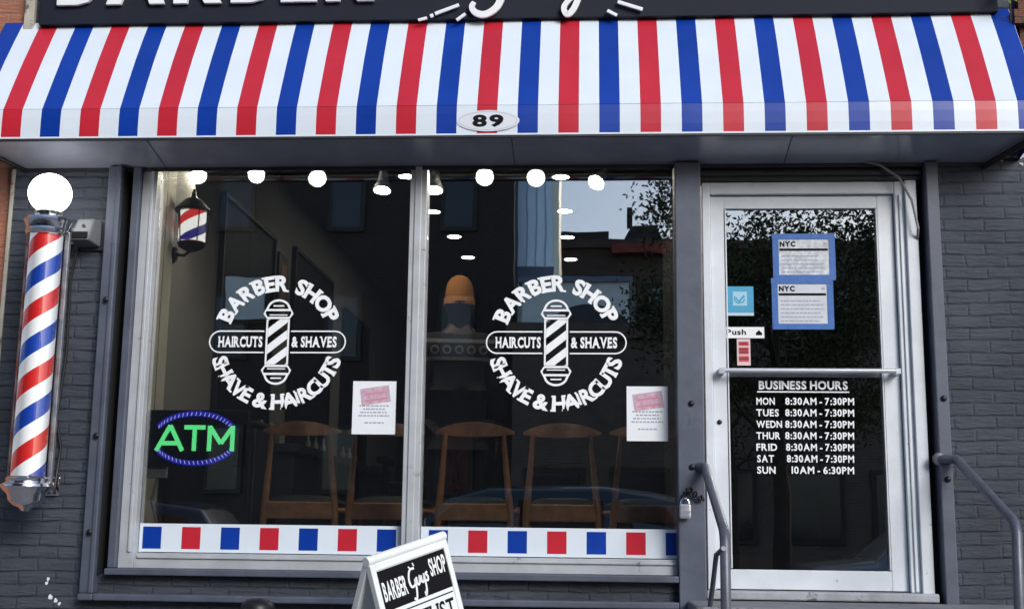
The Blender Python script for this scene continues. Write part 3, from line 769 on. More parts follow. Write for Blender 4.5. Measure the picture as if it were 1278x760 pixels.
for k, (a, c) in enumerate(((.10, .26), (.32, .58), (.64, .86))):
    h = z1-z0; b.add([(x0+.009, yd2-.0012, z1-c*h), (x1-.009, yd2-.0012, z1-c*h), (x1-.009, yd2-.0012, z1-a*h), (x0+.009, yd2-.0012, z1-a*h)], [(0,1,2,3)])
part(b, 'red_panel', m_redst, t)
b = MB()
for zf, wv in ((.18, .5), (.40, .6), (.50, .6), (.75, .7)):
    h = z1-z0; xm = (x0+x1)/2; hw = (x1-x0)*wv/2; b.add([(xm-hw, yd2-.0018, z1-zf*h-.003), (xm+hw, yd2-.0018, z1-zf*h-.003), (xm+hw, yd2-.0018, z1-zf*h+.004), (xm-hw, yd2-.0018, z1-zf*h+.004)], [(0,1,2,3)])
part(b, 'dark_print', M('maroon_print', (.12, .01, .02), .5, var=0, bmp=0), t)
tag(t, 'small upright red and pink sticker below the push label', 'sticker')

# ------------------------------------------------------------------ awning
XA0, XA1 = -3.378, 2.300; PJ = -.36
aw = empty('striped_awning', (-.53, 0, 3.32)); tag(aw, 'red white and blue striped awning above the shop window and door', 'awning')
prof = [(0, 4.14), (-.085, 4.00), (-.18, 3.835), (-.275, 3.655), (-.345, 3.515), (-.358, 3.49)]
valp = [(-.359, 3.488), (-.362, 3.44), (-.362, 3.38), (-.36, 3.332)]
q = .42846/4; X0 = -3.1642
def stripes(prof_, name, wob):
    b = MB()
    edges = [XA0]; cols = []
    k = -2
    while edges[-1] < XA1 - 1e-4:
        e = X0 + (k+1)*q; cols.append((2, 0, 1, 0)[k % 4] if False else {0: 1, 1: 0, 2: 2, 3: 0}[k % 4]); edges.append(min(e, XA1)); k += 1
    for i in range(len(edges)-1):
        for (ya_, za), (yb, zb_) in zip(prof_[:-1], prof_[1:]):
            xa, xb = edges[i], edges[i+1]
            w_ = lambda x, y: wob*math.sin(x*5.3+y*9)*.5
            b.add([(xa, ya_+w_(xa, ya_), za), (xb, ya_+w_(xb, ya_), za), (xb, yb+w_(xb, yb), zb_), (xa, yb+w_(xa, yb), zb_)], [(0,1,2,3)], cols[i])
    o = part(b, name, [m_white, m_red, m_blue], aw)
    return o
stripes(prof, 'canopy', .006); stripes(valp, 'valance', .005)
# end panels, soffit, hem and frame
part(MB().add([(XA0, y, z) for y, z in prof+valp[1:]] + [(XA0, 0, 3.27)], [tuple(range(len(prof)+4))]).add([(XA1, y, z) for y, z in prof+valp[1:]] + [(XA1, 0, 3.27)], [tuple(range(len(prof)+4))]), 'end_panel', m_blue, aw)
part(MB().add([(XA0, -.355, 3.328), (XA1, -.355, 3.328), (2.13, -.002, 3.262), (-3.19, -.002, 3.262), (XA0, -.355, 3.345), (XA1, -.355, 3.345), (2.13, -.002, 3.279), (-3.19, -.002, 3.279)],
              [(0,1,2,3), (4,7,6,5), (0,4,5,1), (1,5,6,2), (2,6,7,3), (3,7,4,0)]), 'soffit', m_soffit, aw)
part(MB().box(XA0, XA1, -.368, -.3655, 3.322, 3.331), 'hem', m_white, aw)
part(MB().box(XA0, XA1, -.364, -.345, 3.312, 3.3215), 'front_bar', m_trimdark, aw)
part(MB().tube([(2.11, -.006, 3.235), (2.30, -.36, 3.31)], .016, 8), 'end_bar', m_blackmetal, aw)
part(MB().tube([(-3.18, -.006, 3.25), (-3.37, -.36, 3.315)], .012, 8), 'end_bar', m_blackmetal, aw)
part(MB().box(-3.2, 2.14, -.012, -.001, 3.242, 3.2615), 'wall_bar', m_trimdark, aw)
for px in (193, 640, 985): 
    x = U(px, 190, -.2)[0]; part(MB().box(x-.004, x+.004, -.002, -.001, 3.2605, 3.2615).add([(x-.003, -.35, 3.3265), (x+.003, -.35, 3.3265), (x+.003, -.01, 3.2626), (x-.003, -.01, 3.2626)], [(0,1,2,3)]), 'soffit_seam', m_trimdark, aw)
# number oval
x, z = U(609, 151, -.366); b = MB(); yy = -.3665
N = 40; prf = [(.166*math.cos(2*math.pi*k/N), .058*math.sin(2*math.pi*k/N)) for k in range(N)]
fn = face_y(x, z, yy)
b.add([fn(u, v) for u, v in prf], [tuple(range(N))])
npl = part(b, 'number_plate', M('plate_white', (.72, .76, .84), .3, var=.03, bmp=0, coat=.5), aw)
b = MB(); stroke2(b, lambda u, v, l=0: fn(u, v, 1), [(u*.92, v*.86) for u, v in prf], .0022, closed=True); part(b, 'outline', m_greyprint, npl)
b = MB(); flat_text(b, '89', .066, lambda u, v, l: fn(u, v-.033, 2), width=.165, bold=.045, gap=.1); part(b, 'lettering', m_blackprint, npl)

# ------------------------------------------------------------------ sign board above the awning
XS0, XS1 = U(50, 10, -.06)[0], 2.225
sg = empty('shop_sign', (-.5, -.05, 4.14)); tag(sg, 'dark navy shop sign board with white raised lettering above the awning', 'sign')
part(MB().box(XS0, XS1, -.06, -.001, 4.10, 4.85), 'board', m_signboard, sg, bevel=.004)
b = MB()
zl = U(270, 5, -.075)[1]
x0 = U(72, 5, -.075)[0]; x1 = U(468, 5, -.075)[0]
items = []
flat_text(b, 'BARBER', .40, lambda u, v, l: (x0+u, -.078-l*.001, zl+v), align=0, width=x1-x0, bold=.05, gap=.16)
flat_text(b, 'SHOP', .40, lambda u, v, l: (.38+u, -.078-l*.001, 4.225+v), align=0, width=1.15, bold=.05, gap=.16)
o = part(b, 'lettering', m_letter, sg)
sm = o.modifiers.new('solid', 'SOLIDIFY'); sm.thickness = .02; sm.offset = 0
# script word and flourishes
def SP(px, py): 
    x, z = U(px, py, -.08); return (x, z)
def script(mb, pts, t, taper=None):
    # smooth the polyline with Catmull-Rom
    P = [Vector(p) for p in pts]; out = []
    for i in range(len(P)-1):
        p0 = P[max(i-1, 0)]; p1 = P[i]; p2 = P[i+1]; p3 = P[min(i+2, len(P)-1)]
        for k in range(8):
            s = k/8; out.append(.5*((2*p1) + (-p0+p2)*s + (2*p0-5*p1+4*p2-p3)*s*s + (-p0+3*p1-3*p2+p3)*s**3))
    out.append(P[-1]); n = len(out)
    tp = [.55+.45*math.sin(math.pi*min(1, max(0, i/(n-1)*1.0)))**.5 if taper is None else taper for i in range(n)]
    stroke2(mb, lambda u, v, l=0: (u, -.085, v), [tuple(p) for p in out], t, taper=tp)
b = MB()
script(b, [SP(*p) for p in ((655,-60), (625,-68), (602,-50), (600,-28), (618,-18), (632,-30), (628,-8), (620,10), (606,19), (594,17), (589,10), (592,4))], .040)
script(b, [SP(*p) for p in ((645,-38), (645,-24), (655,-18), (668,-34), (668,-22), (676,-18))], .034)
script(b, [SP(*p) for p in ((690,-38), (690,-24), (702,-22), (716,-38), (726,-30), (724,-8), (716,12), (708,19), (704,10), (714,-2), (732,-14))], .034)
script(b, [SP(*p) for p in ((752,-38), (740,-36), (742,-28), (752,-22), (744,-14), (734,-16))], .034)
part(b, 'script_lettering', m_letter, sg, solid=.016)
b = MB()
for a, c, t_ in (((522, 26), (533, 23), .014), ((543, 18), (573, 7), .018), ((537, 21), (541, 19.5), .018), ((570, 26), (581, 18), .016), ((771, 3), (802, 12.5), .018), ((758, 14), (770, 20), .016)):
    b = MB(); stroke2(b, lambda u, v, l=0: (u, -.082, v), [SP(*a), SP(*c)], t_)
    part(b, 'flourish', m_letter, sg, solid=.012)

# ------------------------------------------------------------------ neighbours
nb = empty('neighbouring_brick_building', (-5, 0, 0)); tag(nb, 'orange brick building at the left edge beside the grey shop wall', 'building')
part(MB().box(-9, -3.262, .03, .4, 0, 8), 'wall', m_orange, nb)
part(MB().box(-3.258, -3.2, -.03, .029, 3.3, 6).box(-3.262, -3.241, -.01, .03, 0, 3.26), 'corner_trim', M('cream_trim', (.42, .40, .34), .7, dirt=(.12,.11,.1), dirtamt=.45), nb, bevel=.004)
t = empty('dark_window_box', (-3.4, 0, 1.6))
nb2 = empty('upper_brown_facade', (3, 0, 4)); tag(nb2, 'brown brick facade at the top right corner above the awning end', 'building')
part(MB().box(2.34, 5, -.04, .3, 3.9, 7).box(2.30, 5, -.09, -.041, 4.02, 4.10), 'wall', m_brown, nb2)
bpy.data.objects.remove(t)
# leafy sprig poking past the sign board end
tpm = MB(); 
for k in range(60):
    x = random.gauss(2.255, .035); z = random.gauss(4.19, .03); y = random.uniform(-.2, -.1); s = random.uniform(.008, .02); a = random.uniform(0, 6.28)
    d1 = Vector((math.cos(a), random.uniform(-.5, .5), math.sin(a)))*s; d2 = Vector((-math.sin(a), .3, math.cos(a)))*s*.45
    p = Vector((x, y, z)); tpm.add([p-d1, p+d2, p+d1, p-d2], [(0,1,2,3)])
t = empty('climbing_plant', (2.26, -.1, 4.12)); part(tpm, 'leaves', M('pale_leaf', (.16, .22, .07), .6), t)
part(MB().tube([(2.29, -.05, 4.0), (2.27, -.12, 4.12), (2.25, -.15, 4.25)], .004, 6), 'stem', M('stem_brown', (.08, .05, .03), .8), t)
tag(t, 'pale green leaves poking up at the right end of the sign board', 'plant')

# ------------------------------------------------------------------ barber pole on the left wall
px_, py_ = -2.895, -.30
bp = empty('barber_pole', (px_, py_, 1.38)); tag(bp, 'tall barber pole with red white and blue spiral and lit round globe', 'barber pole')
gz = 3.035
g = MB(); nn = 20; g.lathe([(.112*math.sin(math.pi*k/nn)+.0005, -.109*math.cos(math.pi*k/nn)) for k in range(nn+1)], (px_, py_, gz), 40)
part(g, 'globe', m_globe, bp, smooth=True)
part(MB().lathe([(.050, 2.945), (.074, 2.93), (.070, 2.912), (.115, 2.893), (.122, 2.878), (.112, 2.862), (.105, 2.835), (.112, 2.822), (.106, 2.81), (.097, 2.80)], (px_, py_, 0), 40), 'top_collar', m_chrome, bp, smooth=True)
b = MB(); helix(b, (px_+.0, py_), .084, 1.51, 2.81, .372, [(.235, 0), (.265, 1), (.235, 0), (.265, 2)], phase=-.005)
part(b, 'striped_cylinder', [m_gloss_white, m_gloss_blue, m_gloss_red], bp, smooth=False)
part(MB().lathe([(.100, 1.515), (.100, 2.805)], (px_, py_, 0), 40), 'glass_tube', m_tube, bp, smooth=True)
part(MB().lathe([(.098, 1.53), (.108, 1.52), (.104, 1.505), (.128, 1.49), (.132, 1.478), (.118, 1.462), (.095, 1.44), (.088, 1.41), (.066, 1.385), (.035, 1.372), (.02, 1.355), (.004, 1.35)], (px_, py_, 0), 40), 'bottom_collar', m_chrome, bp, smooth=True)
for z in (1.49, 2.87):
    part(MB().box(px_-.03, px_+.03, py_+.09, -.012, z-.02, z+.02).box(px_-.05, px_+.05, -.014, -.001, z-.05, z+.05), 'wall_bracket', m_chrome, bp, bevel=.006)
part(MB().box(px_+.088, px_+.112, py_+.03, py_+.055, 1.5, 2.83).box(px_-.112, px_-.098, py_+.03, py_+.05, 1.5, 2.83), 'side_rod', M('dull_steel', (.3, .31, .34), .35, .6, var=.3, vscale=20), bp, bevel=.003)
# grey box on the wall, cable
xb, zb = U(107, 290, -.08)
t = empty('wall_box', (xb, 0, zb)); 
b = MB().add([(xb-.068, -.02, zb-.075), (xb+.068, -.02, zb-.075), (xb+.068, -.02, zb+.08), (xb-.068, -.02, zb+.08), (xb-.075, -.14, zb-.055), (xb+.04, -.14, zb-.055), (xb+.045, -.09, zb+.075), (xb-.045, -.09, zb+.075)],
             [(0,1,2,3), (4,7,6,5), (0,4,5,1), (1,5,6,2), (2,6,7,3), (3,7,4,0)])
part(b, 'housing', M('grey_enamel', (.14, .15, .17), .4, var=.15), t, bevel=.012)
part(MB().box(xb-.085, xb+.085, -.02, -.001, zb-.09, zb+.09), 'back_plate', m_trimdark, t, bevel=.004)
part(MB().box(xb-.06, xb+.035, -.1415, -.135, zb-.045, zb-.01), 'lens', m_darkmir, t)
part(MB().tube([(xb, -.113, zb+.03), (xb, -.118, zb+.03)], .008, 10), 'sensor', m_blackmetal, t)
tag(t, 'small grey box light fixed to the brick wall right of the barber pole', 'wall box')
cb = MB().tube([(xb-.06, -.03, zb-.08), (xb-.09, -.02, zb-.25), (xb-.085, -.015, 2.2), (xb-.11, -.02, 1.85), (xb-.075, -.02, 1.7), (xb-.09, -.02, 1.5), (px_+.04, -.05, 1.45)], .007, 8)
tag(cb.build('power_cable', m_blackmetal, smooth=True), 'black cable running down the wall behind the barber pole', 'cable')
# pale cable above the door
pts = [(*U(1098, 206, -.03),), (*U(1122, 222, -.03),), (*U(1138, 250, -.03),), (*U(1146, 285, -.03),)]
tag(MB().tube([(pts[0][0]-.12, -.02, pts[0][1]+.03)] + [(x, -.03, z) for x, z in pts] + [(pts[-1][0]+.005, .02, pts[-1][1]-.05)], .007, 8).build('loose_cable', M('cable_grey', (.22, .23, .24), .5), smooth=True), 'thin grey cable looping down by the top right door corner', 'cable')

# padlock and chain on the grey post
xp, zp = U(855, 636, -.09)
t = empty('padlock', (xp, -.085, zp))
part(MB().box(xp-.030, xp+.030, -.105, -.075, zp-.045, zp+.030), 'body', M('steel_lock', (.60, .62, .66), .3, .4, var=.25, vscale=30), t, bevel=.01)
part(MB().box(xp-.026, xp+.026, -.1075, -.1045, zp-.015, zp-.005).box(xp-.026, xp+.026, -.1075, -.1045, zp-.032, zp-.027), 'band', m_greyprint, t)
part(MB().tube([(xp+.02*math.cos(a), -.09, zp+.03+.028*math.sin(a)) for a in [R(k) for k in range(0, 181, 20)]], .006, 8), 'shackle', m_chrome, t, smooth=True)
tag(t, 'white steel padlock hanging on the grey post left of the door', 'padlock')
t = MB()
for k in range(9):
    a = k/8; x = xp-.01+.10*a; z = zp+.06+.05*math.sin(a*5)*.6+.03*a; rr = .016
    mtx = Matrix.Rotation(R(90*(k % 2)+30), 3, 'Z') @ Matrix.Rotation(R(60), 3, 'Y')
    t.tube([Vector((x, -.085, z)) + mtx @ Vector((rr*math.cos(b_), rr*.6*math.sin(b_), 0)) for b_ in [R(q_) for q_ in range(0, 361, 45)]], .004, 6)
tag(t.build('chain', m_blackmetal, smooth=True), 'short dark chain around the grey post above the padlock', 'chain')

# ------------------------------------------------------------------ stoop and handrails
st = MB()
st.box(.50, 2.3, -.55, -.002, 0, .945)
for k in range(4): st.box(.50, 2.3, -.55-.28*(k+1), -.5502-.28*k, 0, .945-.19*(k+1))
tag(st.build('stoop', m_concrete, bevel=.012), 'concrete front steps leading up to the shop door', 'steps')
def handrail(w_, e_, k_, f_, label, brace=None):
    a_, c_, d_, g_ = (U(*w_, -.02), U(*e_, -.10), U(*k_, -.80), U(*f_, -.88))
    t = empty('handrail', (c_[0], -.5, 0))
    P0, P1_, P2, P3 = Vector((a_[0], -.03, a_[1])), Vector((c_[0], -.10, c_[1])), Vector((d_[0], -.82, d_[1])), Vector((g_[0], -.88, g_[1]))
    pts = [P0, P0.lerp(P1_, .7), P1_, P1_.lerp(P2, .04), P2.lerp(P1_, .12), P2.lerp(P1_, .04), P2.lerp(P3, .12), P3, Vector((P3.x, -.885, .1))]
    part(MB().tube(pts, .0235, 16), 'rail', m_rail, t, smooth=True)
    part(MB().lathe([(.034, 0), (.034, .008), (.026, .014)], (P0.x, -.035, P0.z), 16, mat=Matrix.Rotation(R(90), 3, 'X')), 'flange', m_rail, t, smooth=True)
    if brace:
        q_ = [U(*p, y_) for p, y_ in brace]
        part(MB().tube([(q_[i][0], brace[i][1], q_[i][1]) for i in range(len(q_))], .012, 10), 'brace', m_rail, t, smooth=True)
    tag(t, label, 'handrail', 'grey pipe handrails of the front steps')
handrail((868, 582), (880, 583), (904, 665), (906, 752), 'grey pipe handrail left of the glass door', [((903, 684), -.86), ((894, 692), -.78), ((889, 735), -.60), ((886, 757), -.52)])
handrail((1171, 573), (1194, 573), (1267, 654), (1272, 752), 'grey pipe handrail in front of the right brick wall')

# ------------------------------------------------------------------ black bollard cap at the bottom
x, z = U(322, 746, -.4)
t = empty('bollard', (x, -.4, 0))
part(MB().lathe([(.075, 0), (.075, z-.09)], (x, -.4, 0), 28), 'post', m_blackmetal, t, smooth=True)
part(MB().lathe([(.084, z-.09), (.086, z-.05), (.078, z-.025), (.055, z-.008), (.02, z), (.002, z+.001)], (x, -.4, 0), 28), 'cap', m_blackmetal, t, smooth=True)
tag(t, 'black rounded post cap at the bottom edge below the left logo', 'bollard')

# ------------------------------------------------------------------ A-frame sidewalk sign
LW = Vector((*U(457, 703, -1.12), 0)); LW = Vector((LW.x, -1.12, U(457, 703, -1.12)[1]))
RW = Vector((U(553, 670, -.74)[0], -.74, U(553, 670, -.74)[1]))
ax = (RW-LW).normalized(); WA = (RW-LW).length
az = Vector((0, -.30, .954)); az = (az - ax*az.dot(ax)).normalized(); ay = az.cross(ax)
rotm = Matrix((ax, ay, az)).transposed()
t = bpy.data.objects.new('sandwich_board', None); COL.objects.link(t)
HB = 1.16; al = R(19)
org = LW - az*(HB*math.cos(al))
mw = rotm.to_4x4(); mw.translation = org; t.matrix_world = mw
tag(t, 'white sandwich board tilted to one side with black name panel and price list', 'sandwich board')
# local coordinates: x along the ridge, -y front, z up; ridge at z = HB*cos(al)
zr = HB*math.cos(al)
def slab(sgn):
    def P(u, w_, v):         # u along x, w_ out of the panel, v down the panel from the ridge
        return (u, sgn*(-math.sin(al)*v - math.cos(al)*w_) , zr - math.cos(al)*v + math.sin(al)*w_*1)
    return P
def panel_box(mb, P, u0, u1, v0, v1, w0, w1, mi=0):
    mb.add([P(u0,w0,v0),P(u1,w0,v0),P(u1,w0,v1),P(u0,w0,v1),P(u0,w1,v0),P(u1,w1,v0),P(u1,w1,v1),P(u0,w1,v1)], [(0,1,2,3),(4,7,6,5),(0,4,5,1),(1,5,6,2),(2,6,7,3),(3,7,4,0)], mi)
m_plastic = M('white_plastic', (.80, .84, .84), .4, var=.05, bmp=.05)
for sgn, nm in ((1, 'front_panel'), (-1, 'rear_panel')):
    P = slab(sgn); b = MB()
    panel_box(b, P, .012, WA-.012, .03, HB-.08, -.004, .012)
    panel_box(b, P, 0, .03, 0.012, HB, -.012, .020); panel_box(b, P, WA-.03, WA, .012, HB, -.012, .020)
    panel_box(b, P, .03, WA-.03, .012, .045, -.011, .0195); panel_box(b, P, .03, WA-.03, HB-.10, HB-.06, -.011, .0195)
    pn = b.build(nm, m_plastic, t, bevel=.004)
    if sgn == 1:
        fp = pn; fnP = lambda u, v, l=0: P1(u, .0125+.0005*l, v)
P1 = slab(1)
MB().tube([(-.003, 0, zr+.006), (WA+.003, 0, zr+.006)], .022, 14).build('top_ridge', m_plastic, t, smooth=True)
b = MB(); b.add([P1(u, .0128, v) for u, v in ((.03, .048), (WA-.03, .048), (WA-.03, .225), (.03, .225))], [(0,1,2,3)]); b.build('name_panel', m_blackprint, fp)
def on_panel(mb, s, u0, u1, vb, h, l=1, **k):
    flat_text(mb, s, h, lambda u, v, ll: P1(u0+u, .0128+.0006*(l+ll), vb-v), align=0, width=u1-u0, **k)
b = MB(); on_panel(b, 'BARBER', .045, .045+.145, .185, .085, bold=.03, gap=.08); on_panel(b, 'SHOP', WA-.145, WA-.038, .150, .080, bold=.03, gap=.08)
def curve_on(mb, pts, tk):
    Pp = [Vector(p) for p in pts]; out = []
    for i in range(len(Pp)-1):
        p0 = Pp[max(i-1, 0)]; p1 = Pp[i]; p2 = Pp[i+1]; p3 = Pp[min(i+2, len(Pp)-1)]
        for k in range(6):
            s = k/6; out.append(.5*((2*p1)+(-p0+p2)*s+(2*p0-5*p1+4*p2-p3)*s*s+(-p0+3*p1-3*p2+p3)*s**3))
    out.append(Pp[-1]); stroke2(mb, lambda u, v, l=0: P1(u, .0140, v), [tuple(p) for p in out], tk)
u0 = .20; sc = .115
for pl in ([(.55,.1),(.25,.12),(.08,.45),(.15,.75),(.38,.72),(.45,.5),(.42,.9),(.3,1.25),(.15,1.2)], [(.55,.45),(.55,.72),(.68,.72),(.76,.45),(.76,.72)], [(.85,.45),(.87,.7),(1.0,.68),(1.06,.42),(1.04,1.0),(.92,1.25),(.9,1.1)], [(1.3,.4),(1.18,.45),(1.28,.58),(1.24,.72),(1.12,.7)]):
    curve_on(b, [(u0+p[0]*sc*.85, .075+p[1]*sc) for p in pl], .011)
for a, c in (((u0+.02, .072), (u0+.035, .088)), ((u0+.05, .062), (u0+.055, .078)), ((u0+.09, .205), (u0+.10, .19))):
    stroke2(b, lambda u, v, l=0: P1(u, .0140, v), [a, c], .007)
b.build('name_lettering', m_plastic, fp)
b = MB()
for v0 in (.243, .372, .50): b.add([P1(u, .0128, v) for u, v in ((.035, v0), (WA-.035, v0), (WA-.035, v0+.006), (.035, v0+.006))], [(0,1,2,3)])
b.build('ruled_line', m_blackprint, fp); b = MB()
on_panel(b, 'PRICELIST', .06, WA-.045, .352, .082, bold=.02, serif=True, gap=.09)
b.build('price_heading', m_blackprint, fp)
for k in range(5):
    b = MB(); on_panel(b, ('HAIRCUT', 'SHAVE', 'BEARD TRIM', 'KIDS CUT', 'LINE UP')[k], .06, .06+.18, .48+.10*k+.06, .04, bold=.02)
    b.build('price_lettering', m_blackprint, fp)
MB().box(-.004, .0, -.20, .20, zr*.45, zr*.45+.012).build('spreader_bar', m_plastic, t)

# ------------------------------------------------------------------ customer standing inside
def skin_fig(name, nodes, edges, mat, parent, sub=2, root=0):
    me = bpy.data.meshes.new(name); me.from_pydata([n[0] for n in nodes], edges, []); me.update()
    o = bpy.data.objects.new(name, me); COL.objects.link(o)
    sk = o.modifiers.new('skin', 'SKIN'); sk.use_smooth_shade = True
    for i, n in enumerate(nodes):
        sv = me.skin_vertices[0].data[i]; r = n[1]; sv.radius = r if isinstance(r, tuple) else (r, r); sv.use_root = (i == root)
    o.modifiers.new('sub', 'SUBSURF').levels = sub; o.modifiers['sub'].render_levels = sub
    dg = bpy.context.evaluated_depsgraph_get(); dg.update()
    nm = bpy.data.meshes.new_from_object(o.evaluated_get(dg)); bpy.data.objects.remove(o)
    nm.materials.clear(); nm.materials.append(mat)
    o = bpy.data.objects.new(name, nm); COL.objects.link(o); o.parent = parent; return o
xc = U(573, 400, 1.15)[0]
ps = empty('person', (xc, 1.15, 1.0), (0, 0, R(188)))
tag(ps, 'person in tan knit beanie and dark sweater with ring pattern band, standing inside', 'person')
# local: faces -y (towards the window)
N_ = [((0,0,.95), .15), ((0,.01,1.12), (.145,.10)), ((0,0,1.30), (.17,.11)), ((0,.01,1.44), (.15,.09)), ((0,.01,1.53), .072), ((0,-.01,1.60), .060), ((0,-.015,1.68), (.074,.088)), ((0,-.01,1.76), (.066,.080)),
      ((.19,.01,1.42), .066), ((.235,.02,1.18), .046), ((.25,-.05,.94), .034), ((.25,-.08,.86), .030),
      ((-.19,.01,1.42), .066), ((-.235,.02,1.18), .046), ((-.25,-.05,.94), .034), ((-.25,-.08,.86), .030),
      ((.095,0,.86), .095), ((.105,-.01,.50), .062), ((.11,.01,.10), .042), ((.115,-.12,.04), .035),
      ((-.095,0,.86), .095), ((-.105,-.01,.50), .062), ((-.11,.01,.10), .042), ((-.115,-.12,.04), .035)]
E_ = [(0,1),(1,2),(2,3),(3,4),(4,5),(5,6),(6,7),(3,8),(8,9),(9,10),(10,11),(3,12),(12,13),(13,14),(14,15),(0,16),(16,17),(17,18),(18,19),(0,20),(20,21),(21,22),(22,23)]
body = skin_fig('body', N_, E_, m_skin, ps)
def grow(nodes, k): return [(p, (tuple(a+k for a in r) if isinstance(r, tuple) else r+k)) for p, r in nodes]
SWX = True
SW = [0, 1, 2, 3, 4, 8, 9, 10, 12, 13, 14]; mp_ = {v: i for i, v in enumerate(SW)}
skin_fig('sweater', grow([N_[i] for i in SW], .036) + [((0,0,.80), .165)], [(mp_[a], mp_[b_]) for a, b_ in E_ if a in mp_ and b_ in mp_] + [(0, len(SW))], m_sweater, ps)
TR = [0, 16, 17, 18, 20, 21, 22]; mp_ = {v: i for i, v in enumerate(TR)}
MB().lathe([(.070, 1.50), (.066, 1.55), (.074, 1.61), (.086, 1.65), (.089, 1.70)], (0, .012, 0), 24).build('hair', m_hair, ps, smooth=True)
skin_fig('trousers', grow([N_[i] for i in TR], .018), [(mp_[a], mp_[b_]) for a, b_ in E_ if a in mp_ and b_ in mp_], m_trousers, ps)
for s in (1, -1):
    skin_fig('shoe', [((s*.11, .03, .05), .045), ((s*.115, -.06, .045), .045), ((s*.12, -.16, .035), .035)], [(0,1),(1,2)], m_blackmetal, ps)
    # hand: palm with five separate fingers, slightly curled
    nodes = [((s*.25,-.085,.86), .026), ((s*.25,-.10,.80), (.016,.036))]; ed = [(0,1)]
    for k, (dy, ln) in enumerate(((-.032,.070), (-.011,.080), (.011,.074), (.030,.058))):
        a = len(nodes); nodes += [((s*.25, -.10+dy, .775), .0095), ((s*.245, -.105+dy, .775-ln*.55), .0085), ((s*.232, -.108+dy, .775-ln), .007)]; ed += [(1,a),(a,a+1),(a+1,a+2)]
    a = len(nodes); nodes += [((s*.24,-.135,.815), .011), ((s*.232,-.155,.78), .009)]; ed += [(0,a),(a,a+1)]
    skin_fig('hand', nodes, ed, m_skin, ps)
    MB().lathe([(.001,-.010),(.008,-.006),(.010,0),(.008,.006),(.001,.010)], (s*.030, -.094, 1.685), 12).build('eye', m_letter, ps, smooth=True)
    skin_fig('ear', [((s*.080,0,1.66), (.010,.018)), ((s*.085,.005,1.69), (.010,.020))], [(0,1)], m_skin, ps)
skin_fig('nose', [((0,-.098,1.69), .010), ((0,-.115,1.655), .014)], [(0,1)], m_skin, ps)
skin_fig('mouth', [((-.024,-.094,1.622), .006), ((0,-.101,1.62), .008), ((.024,-.094,1.622), .006)], [(0,1),(1,2)], M('lips', (.12,.03,.03), .5, var=0, bmp=0), ps)
bn = [(.088, 1.685), (.095, 1.69), (.093, 1.74), (.088, 1.79), (.077, 1.832), (.055, 1.862), (.026, 1.878), (.002, 1.881)]
MB().lathe(bn, (0, .0, 0), 32).lathe([(.090, 1.680), (.100, 1.686), (.099, 1.725), (.094, 1.732)], (0, 0, 0), 32).build('beanie', m_beanie, ps, smooth=True)

# ------------------------------------------------------------------ across the street (seen mirrored in the glass)
def V(px, py, yv):       # point that appears mirrored in the panes at that spot
    x, z = U(px, py, yv); return x, z
def facade(name, x0, x1, yv, h, mat, label, wcol, cols, rows, wz0, ws, wh, wmat, group=None):
    Y = -(yv - .12)
    t = empty(name, ((x0+x1)/2, Y, 0))
    part(MB().box(x0, x1, Y-8, Y, -.1, h).box(x0-.15, x1+.15, Y-8, Y+.15, h+.001, h+.35), 'wall', mat, t)
    o0 = None
    for i in range(cols):
        for j in range(rows):
            cx = x0 + (x1-x0)*(i+.5)/cols; cz = wz0 + j*wh
            if o0 is None:
                o0 = part(MB().box(cx-ws/2, cx+ws/2, Y+.001, Y+.06, cz, cz+1.6), 'window', M('trim_stone', (.05, .045, .04), .7), t, bevel=.01)
                g_ = part(MB().box(cx-ws/2+.1, cx+ws/2-.1, Y+.0605, Y+.07, cz+.1, cz+1.5), 'pane', wmat, o0); bx, bz = cx, cz
            else:
                c = copy_tree(o0, t); c.location = (cx-bx, 0, cz-bz)
    return tag(t, label, 'building', group)
m_dwin = M('dark_window', (.03, .035, .045), .1, .2, var=.3, vscale=.7, bmp=0)
m_lwin = M('pale_window', (.26, .28, .30), .3, 0, var=.4, vscale=.7, bmp=0)
facade('brick_apartment_block', -34, -1.78, 22, 21, m_darkbrick, 'tall dark brick apartment block across the street, mirrored in the left pane', 0, 12, 6, 2, .9, 3.1, m_dwin)
xa = V(640, 300, 23.5)[0]; xb_ = V(690, 300, 23.5)[0]; xc_ = V(697.5, 300, 23.5)[0]
t = empty('striped_tower', ((xa+xb_)/2, -24, 0)); Y = -(23.5-.12)
part(MB().box(-6, xb_, Y-3, Y, -.1, 20), 'wall', M('tower_blue', (.70, .82, .98), .35, .8, var=.1, vscale=.5, bmp=0), t)
fb = MB()
for k in range(9): x = xa-1+(xb_-xa+1)*k/9; fb.box(x, x+.035, Y+.001, Y+.06, 0, 19.9)
part(fb, 'mullions', M('tower_rib', (.50, .60, .76), .4, .5, var=0, bmp=0), t)
part(MB().box(-6, xb_-.001, Y+.0601, Y+.09, 7.3, 7.65).box(-6, xb_-.001, Y+.0601, Y+.09, 5.15, 5.5), 'floor_band', M('tower_band', (.16, .21, .31), .4, var=0, bmp=0), t)
part(MB().box(xb_+.001, xc_, Y-2.5, Y+.12, -.1, 20), 'sunlit_edge', M('sunlit_edge_cream', (.98, .92, .72), .4, .6, var=.03, bmp=0), t)  # sunlit edge of the tower as a strip, its light put into the cream
tag(t, 'blue glass tower with sunlit edge coloured in cream, mirrored behind the right logo', 'building')
m_tanbrick = brick_mat('tan_brick', (.15, .11, .085), (.12, .09, .07), (.10, .08, .07), painted=False)
z40 = V(760, 300, 40)[1]
facade('long_brown_building', -6, 16, 40, z40-.35, m_tanbrick, 'long dark brown building with stepped roof, mirrored in the right pane', 0, 22, 4, 2, .7, 2.3, m_lwin)
